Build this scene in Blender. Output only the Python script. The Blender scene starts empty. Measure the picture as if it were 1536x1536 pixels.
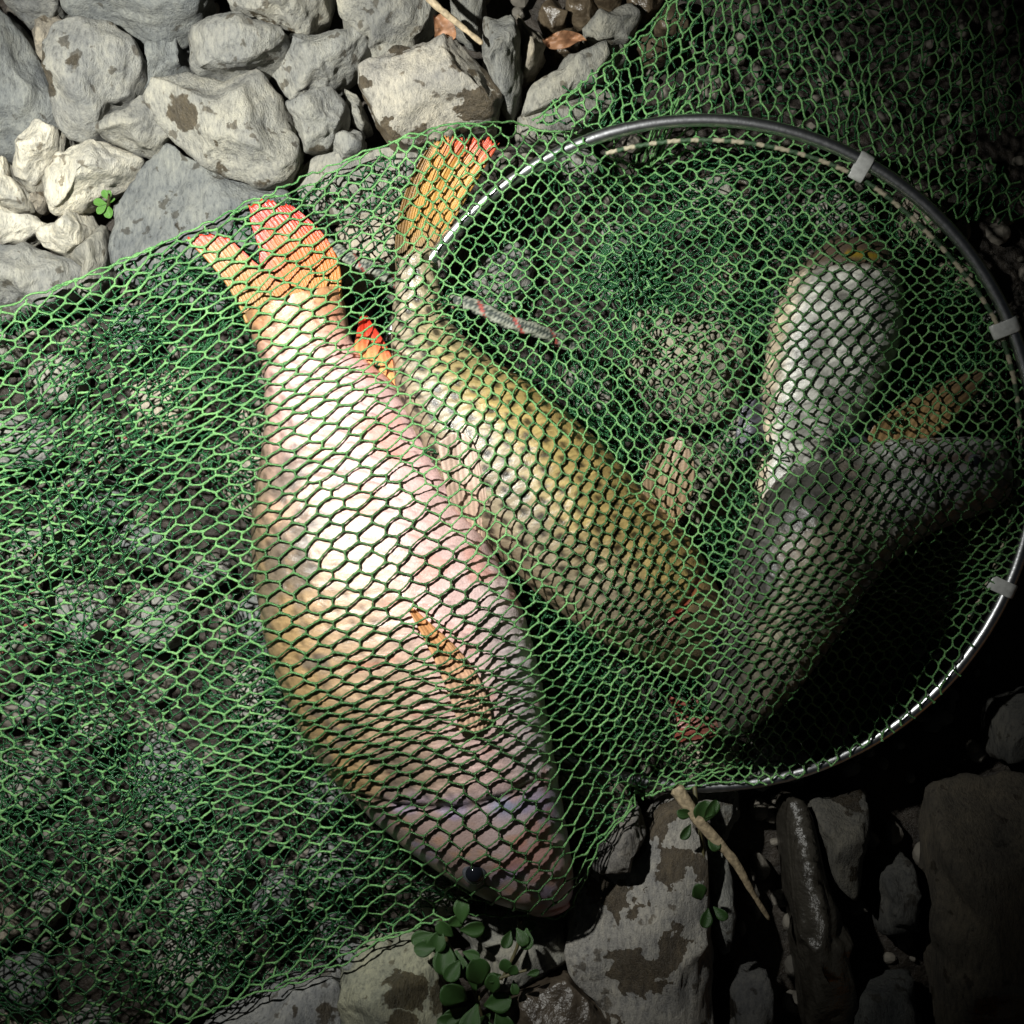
import bpy, bmesh, math, random
import numpy as np
from mathutils import Vector, Matrix

random.seed(7)
rng = np.random.default_rng(7)
scene = bpy.context.scene
col = scene.collection

# ------------------------------------------------------------------ camera
S = 0.0004            # metres per photograph pixel on the plane ZR
HC, ZR = 0.70, 0.03
cam_d = bpy.data.cameras.new('camera')
cam = bpy.data.objects.new('camera', cam_d)
col.objects.link(cam)
cam.location = (0, 0, HC)
cam.rotation_euler = (0, 0, 0)
cam_d.sensor_width = 36.0
cam_d.angle = 2 * math.atan(768 * S / (HC - ZR))
cam_d.clip_start = 0.01
cam_d.clip_end = 200
scene.camera = cam


def at(px, py, z):
    f = (HC - z) / (HC - ZR)
    return np.array([(px - 768) * S * f, (768 - py) * S * f, z])


# ------------------------------------------------------------------ night sky
w = bpy.data.worlds.new('World')
scene.world = w
w.use_nodes = True
wn = w.node_tree.nodes
sky = wn.new('ShaderNodeTexSky')
sky.sky_type = 'NISHITA'
sky.sun_disc = False
sky.sun_elevation = math.radians(1.0)
sky.sun_rotation = math.radians(140)
bg = wn['Background']
bg.inputs['Strength'].default_value = 0.012
w.node_tree.links.new(sky.outputs['Color'], bg.inputs['Color'])


# ------------------------------------------------------------------ the hand torch: hot spot + spill of one lamp
def spot(name, energy, aim, half, blend, color):
    d = bpy.data.lights.new(name, 'SPOT')
    d.energy = energy
    d.color = color
    d.spot_size = math.radians(2 * half)
    d.spot_blend = blend
    d.shadow_soft_size = 0.007
    o = bpy.data.objects.new(name, d)
    col.objects.link(o)
    p = Vector(at(190, 340, ZR)); p.z = 0.47
    o.location = p
    t = Vector(at(aim[0], aim[1], 0.05))
    o.rotation_euler = (t - p).to_track_quat('-Z', 'Y').to_euler()
    return o


spot('torch_spill', 0.2, (340, 560), 60, 0.6, (1.0, 0.995, 0.94))
spot('torch_hotspot', 23.5, (375, 515), 46, 0.75, (1.0, 0.995, 0.94))

vs = scene.view_settings
vs.view_transform = 'Standard'
vs.look = 'None'
vs.gamma = 1.0
vs.exposure = 0.0
scene.cycles.max_bounces = 8
scene.cycles.use_denoising = True


# ------------------------------------------------------------------ numpy noise
def _hash(i, j, k, seed):
    n = (i * 374761393 + j * 668265263 + k * 2147483647 + seed * 974634777) & 0xFFFFFFFF
    n = ((n ^ (n >> 13)) * 1274126177) & 0xFFFFFFFF
    n = (n ^ (n >> 16)) & 0xFFFFFFFF
    n = (n * 2246822519) & 0xFFFFFFFF
    n = n ^ (n >> 15)
    return (n & 0xFFFFFF) / float(0xFFFFFF)


def vnoise(P, seed=0):
    P = np.asarray(P, float)
    I = np.floor(P).astype(np.int64)
    F = P - I
    F = F * F * (3 - 2 * F)
    r = 0
    for dx in (0, 1):
        wx = F[..., 0] if dx else 1 - F[..., 0]
        for dy in (0, 1):
            wy = F[..., 1] if dy else 1 - F[..., 1]
            for dz in (0, 1):
                wz = F[..., 2] if dz else 1 - F[..., 2]
                r = r + wx * wy * wz * _hash(I[..., 0] + dx, I[..., 1] + dy, I[..., 2] + dz, seed)
    return r * 2 - 1


def fbm(P, seed=0, oct=4, lac=2.1, gain=0.5):
    P = np.asarray(P, float)
    r, a = 0, 1.0
    for o in range(oct):
        r = r + a * vnoise(P + 17.3 * o, seed + o)
        P = P * lac
        a *= gain
    return r


def n2(x, y, sc, seed=0, oct=2):
    return fbm(np.stack([np.asarray(x, float) / sc, np.asarray(y, float) / sc, np.full(np.shape(x), 0.37)], -1), seed, oct)


# ------------------------------------------------------------------ object helpers
def link_mesh(name, V, F, mat=None, parent=None, smooth=True, origin=None):
    V = np.asarray(V, float)
    me = bpy.data.meshes.new(name)
    if origin is not None:
        V = V - np.asarray(origin)
    F = np.asarray(F)
    me.vertices.add(len(V))
    me.vertices.foreach_set('co', V.astype(np.float32).ravel())
    n, k = F.shape
    me.loops.add(n * k)
    me.loops.foreach_set('vertex_index', F.astype(np.int32).ravel())
    me.polygons.add(n)
    me.polygons.foreach_set('loop_start', np.arange(0, n * k, k, dtype=np.int32))
    me.polygons.foreach_set('loop_total', np.full(n, k, np.int32))
    me.polygons.foreach_set('use_smooth', np.full(n, smooth))
    me.update(calc_edges=True)
    me.validate()
    if mat:
        me.materials.append(mat)
    o = bpy.data.objects.new(name, me)
    col.objects.link(o)
    if origin is not None:
        o.location = Vector(origin)
    if parent:
        o.parent = parent
        if origin is None:
            o.matrix_parent_inverse = parent.matrix_basis.inverted()
        else:
            o.location = Vector(origin) - parent.location
    return o


def set_col(o, name, C):
    a = o.data.attributes.new(name, 'FLOAT_COLOR', 'POINT')
    C = np.asarray(C, np.float32)
    if C.shape[1] == 3:
        C = np.concatenate([C, np.ones((len(C), 1), np.float32)], 1)
    a.data.foreach_set('color', C.ravel())


def tag(o, label, cat, group=None, kind=None):
    o['label'] = label
    o['category'] = cat
    if group:
        o['group'] = group
    if kind:
        o['kind'] = kind
    return o


def empty(name, loc):
    o = bpy.data.objects.new(name, None)
    o.empty_display_size = 0.02
    o.location = Vector(loc)
    col.objects.link(o)
    return o


def grid_faces(n, m, closed=False):
    i = np.arange(n - 1)[:, None]
    j = np.arange(m if closed else m - 1)[None, :]
    j2 = (j + 1) % m
    return np.stack([i * m + j, i * m + j2, (i + 1) * m + j2, (i + 1) * m + j], -1).reshape(-1, 4)


def resample(pts, n, close=False):
    """Catmull-Rom through pts (k,d) at n points."""
    P = np.asarray(pts, float)
    k = len(P)
    t = np.linspace(0, k - 1, n)
    i = np.clip(np.floor(t).astype(int), 0, k - 2)
    f = (t - i)[:, None]
    g = lambda q: P[np.clip(q, 0, k - 1)]
    p0, p1, p2, p3 = g(i - 1), g(i), g(i + 1), g(i + 2)
    p0 = np.where((i == 0)[:, None], 2 * p1 - p2, p0)
    p3 = np.where((i >= k - 2)[:, None], 2 * p2 - p1, p3)
    return 0.5 * (2 * p1 + (p2 - p0) * f + (2 * p0 - 5 * p1 + 4 * p2 - p3) * f ** 2 + (3 * p1 - p0 - 3 * p2 + p3) * f ** 3)


def tube(path, rad, sides=10, lobes=0, twist=0.0, lobe_amp=0.15, caps=True):
    P = np.asarray(path, float)
    n = len(P)
    T = np.gradient(P, axis=0)
    T /= np.linalg.norm(T, axis=1)[:, None] + 1e-12
    up = np.array([0.02, 0.03, 1.0])
    A = np.cross(T, up); A /= np.linalg.norm(A, axis=1)[:, None] + 1e-9
    B = np.cross(A, T)
    ph = np.linspace(0, 2 * math.pi, sides, endpoint=False)[None, :]
    L = np.concatenate([[0], np.cumsum(np.linalg.norm(np.diff(P, axis=0), axis=1))])[:, None]
    R = np.broadcast_to(np.asarray(rad, float).reshape(-1, 1), (n, 1))
    R = R * (1 + lobe_amp * np.cos(lobes * ph - twist * L)) if lobes else np.repeat(R, sides, 1)
    V = P[:, None, :] + A[:, None, :] * (R * np.cos(ph))[..., None] + B[:, None, :] * (R * np.sin(ph))[..., None]
    V = V.reshape(-1, 3)
    F = grid_faces(n, sides, True)
    if caps:
        V = np.concatenate([V, P[:1], P[-1:]])
        j = np.arange(sides)
        c0 = np.stack([np.full(sides, n * sides), (j + 1) % sides, j, j], -1)
        c1 = np.stack([np.full(sides, n * sides + 1), (n - 1) * sides + j, (n - 1) * sides + (j + 1) % sides, (n - 1) * sides + (j + 1) % sides], -1)
        # degenerate quads are avoided by adding a rim: use tiny end rings instead
        F = F
        V = V[:-2]
    return V, F, np.repeat(L[:, 0], sides), np.tile(ph[0], n)


# ------------------------------------------------------------------ materials
def new_mat(name):
    m = bpy.data.materials.new(name)
    m.use_nodes = True
    nt = m.node_tree
    b = nt.nodes['Principled BSDF']
    return m, nt, b


def nd(nt, typ, **kw):
    n = nt.nodes.new(typ)
    for k, v in kw.items():
        if k.startswith('_'):
            setattr(n, k[1:], v)
        else:
            n.inputs[k.replace('__', ' ')].default_value = v
    return n


def ramp(nt, pts):
    r = nt.nodes.new('ShaderNodeValToRGB')
    e = r.color_ramp.elements
    while len(e) < len(pts):
        e.new(0.5)
    for el, (p, c) in zip(e, pts):
        el.position = p
        el.color = c if len(c) == 4 else (*c, 1)
    return r


def mat_stone():
    m, nt, b = new_mat('limestone')
    L = nt.links.new
    tc = nd(nt, 'ShaderNodeTexCoord')
    oi = nd(nt, 'ShaderNodeObjectInfo')
    off = nd(nt, 'ShaderNodeVectorMath', _operation='MULTIPLY_ADD')
    cmb = nd(nt, 'ShaderNodeCombineXYZ')
    L(oi.outputs['Random'], cmb.inputs[0]); L(oi.outputs['Random'], cmb.inputs[1])
    off.inputs[1].default_value = (7.0, 13.0, 3.0)
    L(cmb.outputs[0], off.inputs[0]); L(tc.outputs['Object'], off.inputs[2])
    P = off.outputs[0]
    # streaky foliation: stretched coordinates
    mp = nd(nt, 'ShaderNodeMapping')
    mp.inputs['Rotation'].default_value = (0.3, 0.2, 0.7)
    mp.inputs['Scale'].default_value = (1.0, 0.35, 1.2)
    L(P, mp.inputs[0])
    big = nd(nt, 'ShaderNodeTexNoise', Scale=45.0, Detail=6.0, Roughness=0.6)
    L(P, big.inputs['Vector'])
    fine = nd(nt, 'ShaderNodeTexNoise', Scale=420.0, Detail=6.0, Roughness=0.7)
    L(mp.outputs[0], fine.inputs['Vector'])
    r1 = ramp(nt, [(0.3, (0.55, 0.56, 0.58)), (0.5, (0.86, 0.85, 0.82)), (0.72, (1.12, 1.08, 0.98))])
    L(big.outputs[0], r1.inputs[0])
    r2 = ramp(nt, [(0.30, (0.35, 0.35, 0.36)), (0.47, (0.85, 0.85, 0.85)), (0.72, (1.25, 1.22, 1.15))])
    L(fine.outputs[0], r2.inputs[0])
    m1 = nd(nt, 'ShaderNodeMix', _data_type='RGBA', _blend_type='MULTIPLY'); m1.inputs[0].default_value = 1
    L(oi.outputs['Color'], m1.inputs[6]); L(r1.outputs[0], m1.inputs[7])
    m2 = nd(nt, 'ShaderNodeMix', _data_type='RGBA', _blend_type='MULTIPLY'); m2.inputs[0].default_value = 0.9
    L(m1.outputs[2], m2.inputs[6]); L(r2.outputs[0], m2.inputs[7])
    # drip stains: few blotches, warped edges
    warp = nd(nt, 'ShaderNodeTexNoise', Scale=150.0, Detail=4.0)
    L(P, warp.inputs['Vector'])
    wv = nd(nt, 'ShaderNodeVectorMath', _operation='MULTIPLY_ADD')
    wv.inputs[1].default_value = (0.016, 0.016, 0.016)
    L(warp.outputs['Color'], wv.inputs[0]); L(P, wv.inputs[2])
    vo = nd(nt, 'ShaderNodeTexVoronoi', Scale=42.0, Randomness=1.0)
    L(wv.outputs[0], vo.inputs['Vector'])
    sep = nd(nt, 'ShaderNodeSeparateColor')
    L(vo.outputs['Color'], sep.inputs[0])
    # radius of each blotch from its random colour, scaled by wetness
    pw = nd(nt, 'ShaderNodeMath', _operation='POWER'); pw.inputs[1].default_value = 5.0
    L(sep.outputs[0], pw.inputs[0])
    rad = nd(nt, 'ShaderNodeMath', _operation='MULTIPLY')
    L(pw.outputs[0], rad.inputs[0]); L(oi.outputs['Alpha'], rad.inputs[1])
    rs = nd(nt, 'ShaderNodeMath', _operation='MULTIPLY'); rs.inputs[1].default_value = 0.85
    L(rad.outputs[0], rs.inputs[0])
    dif = nd(nt, 'ShaderNodeMath', _operation='SUBTRACT')
    L(rs.outputs[0], dif.inputs[0]); L(vo.outputs['Distance'], dif.inputs[1])
    st = nd(nt, 'ShaderNodeMapRange'); st.inputs[1].default_value = 0.0; st.inputs[2].default_value = 0.05
    L(dif.outputs[0], st.inputs[0])
    # small drops
    vo2 = nd(nt, 'ShaderNodeTexVoronoi', Scale=130.0)
    L(wv.outputs[0], vo2.inputs['Vector'])
    sep2 = nd(nt, 'ShaderNodeSeparateColor'); L(vo2.outputs['Color'], sep2.inputs[0])
    pw2 = nd(nt, 'ShaderNodeMath', _operation='POWER'); pw2.inputs[1].default_value = 4.5
    L(sep2.outputs[1], pw2.inputs[0])
    rs2 = nd(nt, 'ShaderNodeMath', _operation='MULTIPLY'); rs2.inputs[1].default_value = 0.6
    L(pw2.outputs[0], rs2.inputs[0])
    d2 = nd(nt, 'ShaderNodeMath', _operation='SUBTRACT'); L(rs2.outputs[0], d2.inputs[0]); L(vo2.outputs['Distance'], d2.inputs[1])
    st2 = nd(nt, 'ShaderNodeMapRange'); st2.inputs[1].default_value = 0.0; st2.inputs[2].default_value = 0.12; st2.inputs[4].default_value = 0.75
    L(d2.outputs[0], st2.inputs[0])
    mxw = nd(nt, 'ShaderNodeMath', _operation='MAXIMUM'); L(st.outputs[0], mxw.inputs[0]); L(st2.outputs[0], mxw.inputs[1])
    m3 = nd(nt, 'ShaderNodeMix', _data_type='RGBA', _blend_type='MULTIPLY')
    m3.inputs[7].default_value = (0.27, 0.23, 0.18, 1)
    L(mxw.outputs[0], m3.inputs[0]); L(m2.outputs[2], m3.inputs[6])
    L(m3.outputs[2], b.inputs['Base Color'])
    rr = nd(nt, 'ShaderNodeMapRange'); rr.inputs[3].default_value = 0.92; rr.inputs[4].default_value = 0.38
    L(mxw.outputs[0], rr.inputs[0]); L(rr.outputs[0], b.inputs['Roughness'])
    b.inputs['Specular IOR Level'].default_value = 0.35
    mus = nd(nt, 'ShaderNodeTexNoise', Scale=900.0, Detail=4.0, Roughness=0.75)
    L(P, mus.inputs['Vector'])
    add = nd(nt, 'ShaderNodeMath', _operation='MULTIPLY_ADD'); add.inputs[1].default_value = 0.5
    L(mus.outputs[0], add.inputs[0]); L(fine.outputs[0], add.inputs[2])
    bp = nd(nt, 'ShaderNodeBump', Strength=0.9, Distance=0.0022)
    L(add.outputs[0], bp.inputs['Height']); L(bp.outputs[0], b.inputs['Normal'])
    return m


def mat_wet_stone():
    m, nt, b = new_mat('wet_stone')
    L = nt.links.new
    tc = nd(nt, 'ShaderNodeTexCoord')
    oi = nd(nt, 'ShaderNodeObjectInfo')
    n1 = nd(nt, 'ShaderNodeTexNoise', Scale=60.0, Detail=7.0, Roughness=0.65)
    L(tc.outputs['Object'], n1.inputs['Vector'])
    r = ramp(nt, [(0.32, (0.35, 0.32, 0.28)), (0.55, (0.9, 0.87, 0.8)), (0.8, (1.3, 1.25, 1.15))])
    L(n1.outputs[0], r.inputs[0])
    mx = nd(nt, 'ShaderNodeMix', _data_type='RGBA', _blend_type='MULTIPLY'); mx.inputs[0].default_value = 1
    L(oi.outputs['Color'], mx.inputs[6]); L(r.outputs[0], mx.inputs[7])
    L(mx.outputs[2], b.inputs['Base Color'])
    b.inputs['Roughness'].default_value = 0.32
    n2_ = nd(nt, 'ShaderNodeTexNoise', Scale=400.0, Detail=5.0)
    L(tc.outputs['Object'], n2_.inputs['Vector'])
    bp = nd(nt, 'ShaderNodeBump', Strength=0.6, Distance=0.0015)
    L(n2_.outputs[0], bp.inputs['Height']); L(bp.outputs[0], b.inputs['Normal'])
    return m


def mat_ground():
    m, nt, b = new_mat('wet_silt')
    L = nt.links.new
    tc = nd(nt, 'ShaderNodeTexCoord')
    n1 = nd(nt, 'ShaderNodeTexNoise', Scale=90.0, Detail=8.0, Roughness=0.7)
    L(tc.outputs['Object'], n1.inputs['Vector'])
    r = ramp(nt, [(0.35, (0.014, 0.011, 0.008)), (0.6, (0.045, 0.036, 0.027)), (0.8, (0.09, 0.075, 0.06))])
    L(n1.outputs[0], r.inputs[0]); L(r.outputs[0], b.inputs['Base Color'])
    b.inputs['Roughness'].default_value = 0.45
    bp = nd(nt, 'ShaderNodeBump', Strength=0.9, Distance=0.004)
    L(n1.outputs[0], bp.inputs['Height']); L(bp.outputs[0], b.inputs['Normal'])
    return m


def mat_net(name, c1, c2, rough=0.34):
    m, nt, b = new_mat(name)
    L = nt.links.new
    tc = nd(nt, 'ShaderNodeTexCoord')
    n1 = nd(nt, 'ShaderNodeTexNoise', Scale=55.0, Detail=3.0)
    L(tc.outputs['Object'], n1.inputs['Vector'])
    n2_ = nd(nt, 'ShaderNodeTexNoise', Scale=1100.0, Detail=3.0, Roughness=0.7)
    L(tc.outputs['Object'], n2_.inputs['Vector'])
    av = nd(nt, 'ShaderNodeMath', _operation='MULTIPLY_ADD'); av.inputs[1].default_value = 0.6
    L(n2_.outputs[0], av.inputs[0])
    hv = nd(nt, 'ShaderNodeMath', _operation='MULTIPLY'); hv.inputs[1].default_value = 0.4
    L(n1.outputs[0], hv.inputs[0]); L(hv.outputs[0], av.inputs[2])
    r = ramp(nt, [(0.36, c1), (0.64, c2)])
    L(av.outputs[0], r.inputs[0])
    wa = nd(nt, 'ShaderNodeAttribute', _attribute_name='wet')  # holds the shade painted into the cords over the fish
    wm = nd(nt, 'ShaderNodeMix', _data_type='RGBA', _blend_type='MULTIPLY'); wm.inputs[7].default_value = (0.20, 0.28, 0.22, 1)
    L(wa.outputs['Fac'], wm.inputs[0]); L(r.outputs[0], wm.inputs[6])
    L(wm.outputs[2], b.inputs['Base Color'])
    b.inputs['Roughness'].default_value = rough
    b.inputs['Specular IOR Level'].default_value = 0.6
    bp = nd(nt, 'ShaderNodeBump', Strength=1.0, Distance=0.0012)
    L(n2_.outputs[0], bp.inputs['Height']); L(bp.outputs[0], b.inputs['Normal'])
    return m


def mat_attr(name, rough, coat=0.0, bump_scale=900.0, bump=0.25, dist=0.0006, sub=0.0, trans=0.0, stretch=None):
    m, nt, b = new_mat(name)
    L = nt.links.new
    a = nd(nt, 'ShaderNodeAttribute', _attribute_name='pigment')
    tc = nd(nt, 'ShaderNodeTexCoord')
    n1 = nd(nt, 'ShaderNodeTexNoise', Scale=bump_scale, Detail=4.0, Roughness=0.65)
    L(tc.outputs['Object'], n1.inputs['Vector'])
    r = ramp(nt, [(0.3, (0.72, 0.7, 0.68)), (0.7, (1.12, 1.12, 1.12))])
    L(n1.outputs[0], r.inputs[0])
    mx = nd(nt, 'ShaderNodeMix', _data_type='RGBA', _blend_type='MULTIPLY'); mx.inputs[0].default_value = 0.7
    L(a.outputs['Color'], mx.inputs[6]); L(r.outputs[0], mx.inputs[7])
    L(mx.outputs[2], b.inputs['Base Color'])
    rr = nd(nt, 'ShaderNodeMapRange'); rr.inputs[3].default_value = rough * 0.7; rr.inputs[4].default_value = rough * 1.4
    L(n1.outputs[0], rr.inputs[0]); L(rr.outputs[0], b.inputs['Roughness'])
    b.inputs['Coat Weight'].default_value = coat
    b.inputs['Coat Roughness'].default_value = 0.12
    b.inputs['Subsurface Weight'].default_value = sub
    b.inputs['Subsurface Radius'].default_value = (0.006, 0.003, 0.002)
    b.inputs['Subsurface Scale'].default_value = 0.5
    bp = nd(nt, 'ShaderNodeBump', Strength=bump, Distance=dist)
    L(n1.outputs[0], bp.inputs['Height']); L(bp.outputs[0], b.inputs['Normal'])
    L(bp.outputs[0], b.inputs['Coat Normal'])
    return m


def mat_plain(name, colr, rough, metal=0.0, noise=0.0, nscale=300.0, bump=0.0):
    m, nt, b = new_mat(name)
    L = nt.links.new
    b.inputs['Roughness'].default_value = rough
    b.inputs['Metallic'].default_value = metal
    tc = nd(nt, 'ShaderNodeTexCoord')
    n1 = nd(nt, 'ShaderNodeTexNoise', Scale=nscale, Detail=5.0)
    L(tc.outputs['Object'], n1.inputs['Vector'])
    c = np.array(colr)
    r = ramp(nt, [(0.3, tuple(c * (1 - noise))), (0.7, tuple(c * (1 + noise)))])
    L(n1.outputs[0], r.inputs[0]); L(r.outputs[0], b.inputs['Base Color'])
    if bump:
        bp = nd(nt, 'ShaderNodeBump', Strength=bump, Distance=0.001)
        L(n1.outputs[0], bp.inputs['Height']); L(bp.outputs[0], b.inputs['Normal'])
    return m


M_STONE, M_WET, M_GROUND = mat_stone(), mat_wet_stone(), mat_ground()
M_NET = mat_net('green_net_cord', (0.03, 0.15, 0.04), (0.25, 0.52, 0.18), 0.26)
M_NETD = mat_net('green_net_cord_dark', (0.006, 0.05, 0.016), (0.028, 0.125, 0.042), 0.22)  # darker, smoother cord for the sheets beneath
M_FISH = mat_attr('fish_skin', 0.36, coat=0.35, bump=0.55, sub=0.0)
M_FIN = mat_attr('fish_fin', 0.42, coat=0.15, bump=0.4)
M_ROPE = mat_attr('braided_rope', 0.55, bump=0.6, bump_scale=2500.0)
M_CORD = mat_attr('hem_cord', 0.45, bump=0.6, bump_scale=2500.0)
M_STEEL = mat_plain('steel_hoop', (0.62, 0.63, 0.65), 0.34, 1.0, 0.15, 300.0, 0.15)
M_CLIP = mat_plain('clip_plastic', (0.55, 0.56, 0.54), 0.3, 0.0, 0.15, 400.0, 0.2)
M_EYE = mat_plain('eye_dark', (0.006, 0.007, 0.010), 0.05)
M_IRIS = mat_plain('eye_iris', (0.07, 0.075, 0.085), 0.15, 0.2, 0.4, 900.0)
M_LEAF = mat_plain('leaf_green', (0.035, 0.085, 0.022), 0.35, 0.0, 0.45, 160.0, 0.4)
M_LEAFY = mat_plain('leaf_bright', (0.06, 0.17, 0.02), 0.4, 0.0, 0.35, 160.0, 0.4)
M_STRAW = mat_plain('dry_stalk', (0.34, 0.27, 0.17), 0.7, 0.0, 0.4, 350.0, 0.7)
M_DRYLEAF = mat_plain('dry_leaf', (0.22, 0.11, 0.055), 0.6, 0.0, 0.5, 120.0, 0.8)
M_STEM = mat_plain('plant_stem', (0.09, 0.08, 0.035), 0.6, 0.0, 0.4, 300.0, 0.5)
M_GRAVEL = mat_plain('gravel', (0.16, 0.145, 0.12), 0.8, 0.0, 0.6, 40.0, 0.6)

# ------------------------------------------------------------------ ground sheet
GX = np.concatenate([np.linspace(-30, -0.7, 14), np.linspace(-0.6, 0.6, 90), np.linspace(0.7, 30, 14)])
XX, YY = np.meshgrid(GX, GX, indexing='ij')
ZZ = -0.022 + 0.006 * n2(XX, YY, 0.06, 3, 3) * (np.abs(XX) < 0.65) * (np.abs(YY) < 0.65)
g = link_mesh('ground', np.stack([XX, YY, ZZ], -1).reshape(-1, 3), grid_faces(len(GX), len(GX))[:, ::-1], M_GROUND)
g['kind'] = 'structure'
g['label'] = 'dark wet silt between and under the stones'

# ------------------------------------------------------------------ height grid shared by everything that drapes
GN, GW = 421, 0.42
GS = 2 * GW / (GN - 1)
gx = np.linspace(-GW, GW, GN)
GXX, GYY = np.meshgrid(gx, gx, indexing='ij')
H_ROCK = np.full((GN, GN), -0.02)


def splat(H, V):
    i = np.rint((V[:, 0] + GW) / GS).astype(int)
    j = np.rint((V[:, 1] + GW) / GS).astype(int)
    ok = (i >= 0) & (i < GN) & (j >= 0) & (j < GN)
    np.maximum.at(H, (i[ok], j[ok]), V[ok, 2])


def fill(H, n=1):
    for _ in range(n):
        P = np.pad(H, 1, mode='edge')
        H = np.maximum.reduce([P[1:-1, 1:-1], P[:-2, 1:-1], P[2:, 1:-1], P[1:-1, :-2], P[1:-1, 2:]])
    return H


def closing(H, n):
    return -fill(-fill(H, n), n)


def blur(H, n):
    for _ in range(n):
        P = np.pad(H, 1, mode='edge')
        H = 0.2 * (P[1:-1, 1:-1] + P[:-2, 1:-1] + P[2:, 1:-1] + P[1:-1, :-2] + P[1:-1, 2:])
    return H


def sample(H, x, y):
    fx = np.clip((np.asarray(x) + GW) / GS, 0, GN - 1.001)
    fy = np.clip((np.asarray(y) + GW) / GS, 0, GN - 1.001)
    i, j = fx.astype(int), fy.astype(int)
    a, b = fx - i, fy - j
    return H[i, j] * (1 - a) * (1 - b) + H[i + 1, j] * a * (1 - b) + H[i, j + 1] * (1 - a) * b + H[i + 1, j + 1] * a * b


# ------------------------------------------------------------------ stones
ICO = {}


def ico(level):
    if level not in ICO:
        bm = bmesh.new()
        bmesh.ops.create_icosphere(bm, subdivisions=level, radius=1.0)
        V = np.array([v.co[:] for v in bm.verts])
        F = np.array([[v.index for v in f.verts] for f in bm.faces])
        bm.free()
        ICO[level] = (V, F)
    return ICO[level]


def poly_radius(poly, c, th):
    P = poly - c
    Q = np.roll(P, -1, 0)
    r = np.full(len(th), 1e-4)
    d = np.stack([np.cos(th), np.sin(th)], -1)
    for p, q in zip(P, Q):
        e = q - p
        den = d[:, 0] * e[1] - d[:, 1] * e[0]
        den = np.where(np.abs(den) < 1e-12, 1e-12, den)
        t = (p[0] * e[1] - p[1] * e[0]) / den
        s = (p[0] * d[:, 1] - p[1] * d[:, 0]) / den
        ok = (t > 0) & (s >= -1e-6) & (s <= 1 + 1e-6)
        r = np.where(ok, np.maximum(r, t), r)
    return r


STONES = 0


def stone(poly_px, ztop, thick, level=5, tint=(0.40, 0.39, 0.36), wet=0.25, label=None, group=None, cat='stone',
          tilt=(0, 0), mat=None, rough=1.0, name='stone', facets=9):
    """A broken limestone block whose plan outline is poly_px (seen at mid height)."""
    global STONES
    STONES += 1
    r_ = np.random.default_rng(1000 + STONES)
    zc = ztop - thick * 0.5
    poly = np.array([at(x, y, zc + 0.12 * thick)[:2] for x, y in poly_px])
    poly = poly.mean(0) + (poly - poly.mean(0)) * 0.975
    A = poly; B = np.roll(poly, -1, 0)
    cr = A[:, 0] * B[:, 1] - A[:, 1] * B[:, 0]
    area = cr.sum() / 2
    c = ((A + B) * cr[:, None]).sum(0) / (6 * area)
    V, F = ico(level)
    th = np.linspace(0, 2 * math.pi, 256, endpoint=False)
    rad = poly_radius(poly, c, th)
    k = np.array([1, 2, 3, 2, 1.]); k /= k.sum()
    rad = sum(kk * np.roll(rad, s) for kk, s in zip(k, (-2, -1, 0, 1, 2)))
    a = np.arctan2(V[:, 1], V[:, 0]) % (2 * math.pi)
    f = a / (2 * math.pi) * 256
    i0 = f.astype(int) % 256
    R = rad[i0] * (1 - f % 1) + rad[(i0 + 1) % 256] * (f % 1)
    dz = V[:, 2]
    p = 3.6
    rho = (1 - np.abs(dz) ** p) ** (1 / p)
    N = np.stack([rho * np.cos(a), rho * np.sin(a), np.sign(dz) * np.abs(dz) ** 0.75], -1)
    for _ in range(facets):
        az = r_.uniform(0, 2 * math.pi)
        el = math.radians(r_.uniform(25, 78))
        n = np.array([math.cos(el) * math.cos(az), math.cos(el) * math.sin(az), math.sin(el)])
        d = r_.uniform(0.70, 0.98)
        over = np.maximum(N @ n - d, 0)
        N = N - over[:, None] * n
    meanR = math.sqrt(abs(area) / math.pi)
    W = np.stack([c[0] + N[:, 0] * R, c[1] + N[:, 1] * R, zc + N[:, 2] * thick * 0.5], -1)
    W[:, 2] += ((W[:, 0] - c[0]) * tilt[0] + (W[:, 1] - c[1]) * tilt[1])
    Nn = np.stack([N[:, 0], N[:, 1], N[:, 2] * 1.2], -1)
    Nn /= np.linalg.norm(Nn, axis=1)[:, None]
    o_ = r_.uniform(0, 50, 3)
    big = fbm(W / (0.045) + o_, 11, 3)
    mid = fbm(W * np.array([1, 0.5, 1.3]) / 0.012 + o_, 21, 4)
    rid = 1 - np.abs(fbm(W / 0.02 + o_ * 2, 31, 3))
    disp = meanR * 0.035 * big + rough * (0.0021 * mid + 0.0020 * (rid - 0.7))
    sd = r_.normal(0, 1, 3) * np.array([1, 1, 0.5]); sd /= np.linalg.norm(sd)
    ph_ = (W @ sd) / r_.uniform(0.010, 0.018) + 0.9 * fbm(W / 0.03 + o_, 51, 2)
    saw = ph_ - np.floor(ph_)
    disp += rough * 0.0016 * (np.minimum(saw / 0.8, (1 - saw) / 0.2) - 0.5) * np.clip(0.5 + fbm(W / 0.025 + o_, 61, 2), 0, 1)
    W = W + Nn * disp[:, None]
    base = np.array([c[0], c[1], W[:, 2].min()])
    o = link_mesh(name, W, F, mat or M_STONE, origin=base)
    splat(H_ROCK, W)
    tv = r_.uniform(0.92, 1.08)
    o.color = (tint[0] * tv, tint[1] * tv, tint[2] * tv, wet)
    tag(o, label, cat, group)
    return o


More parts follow.
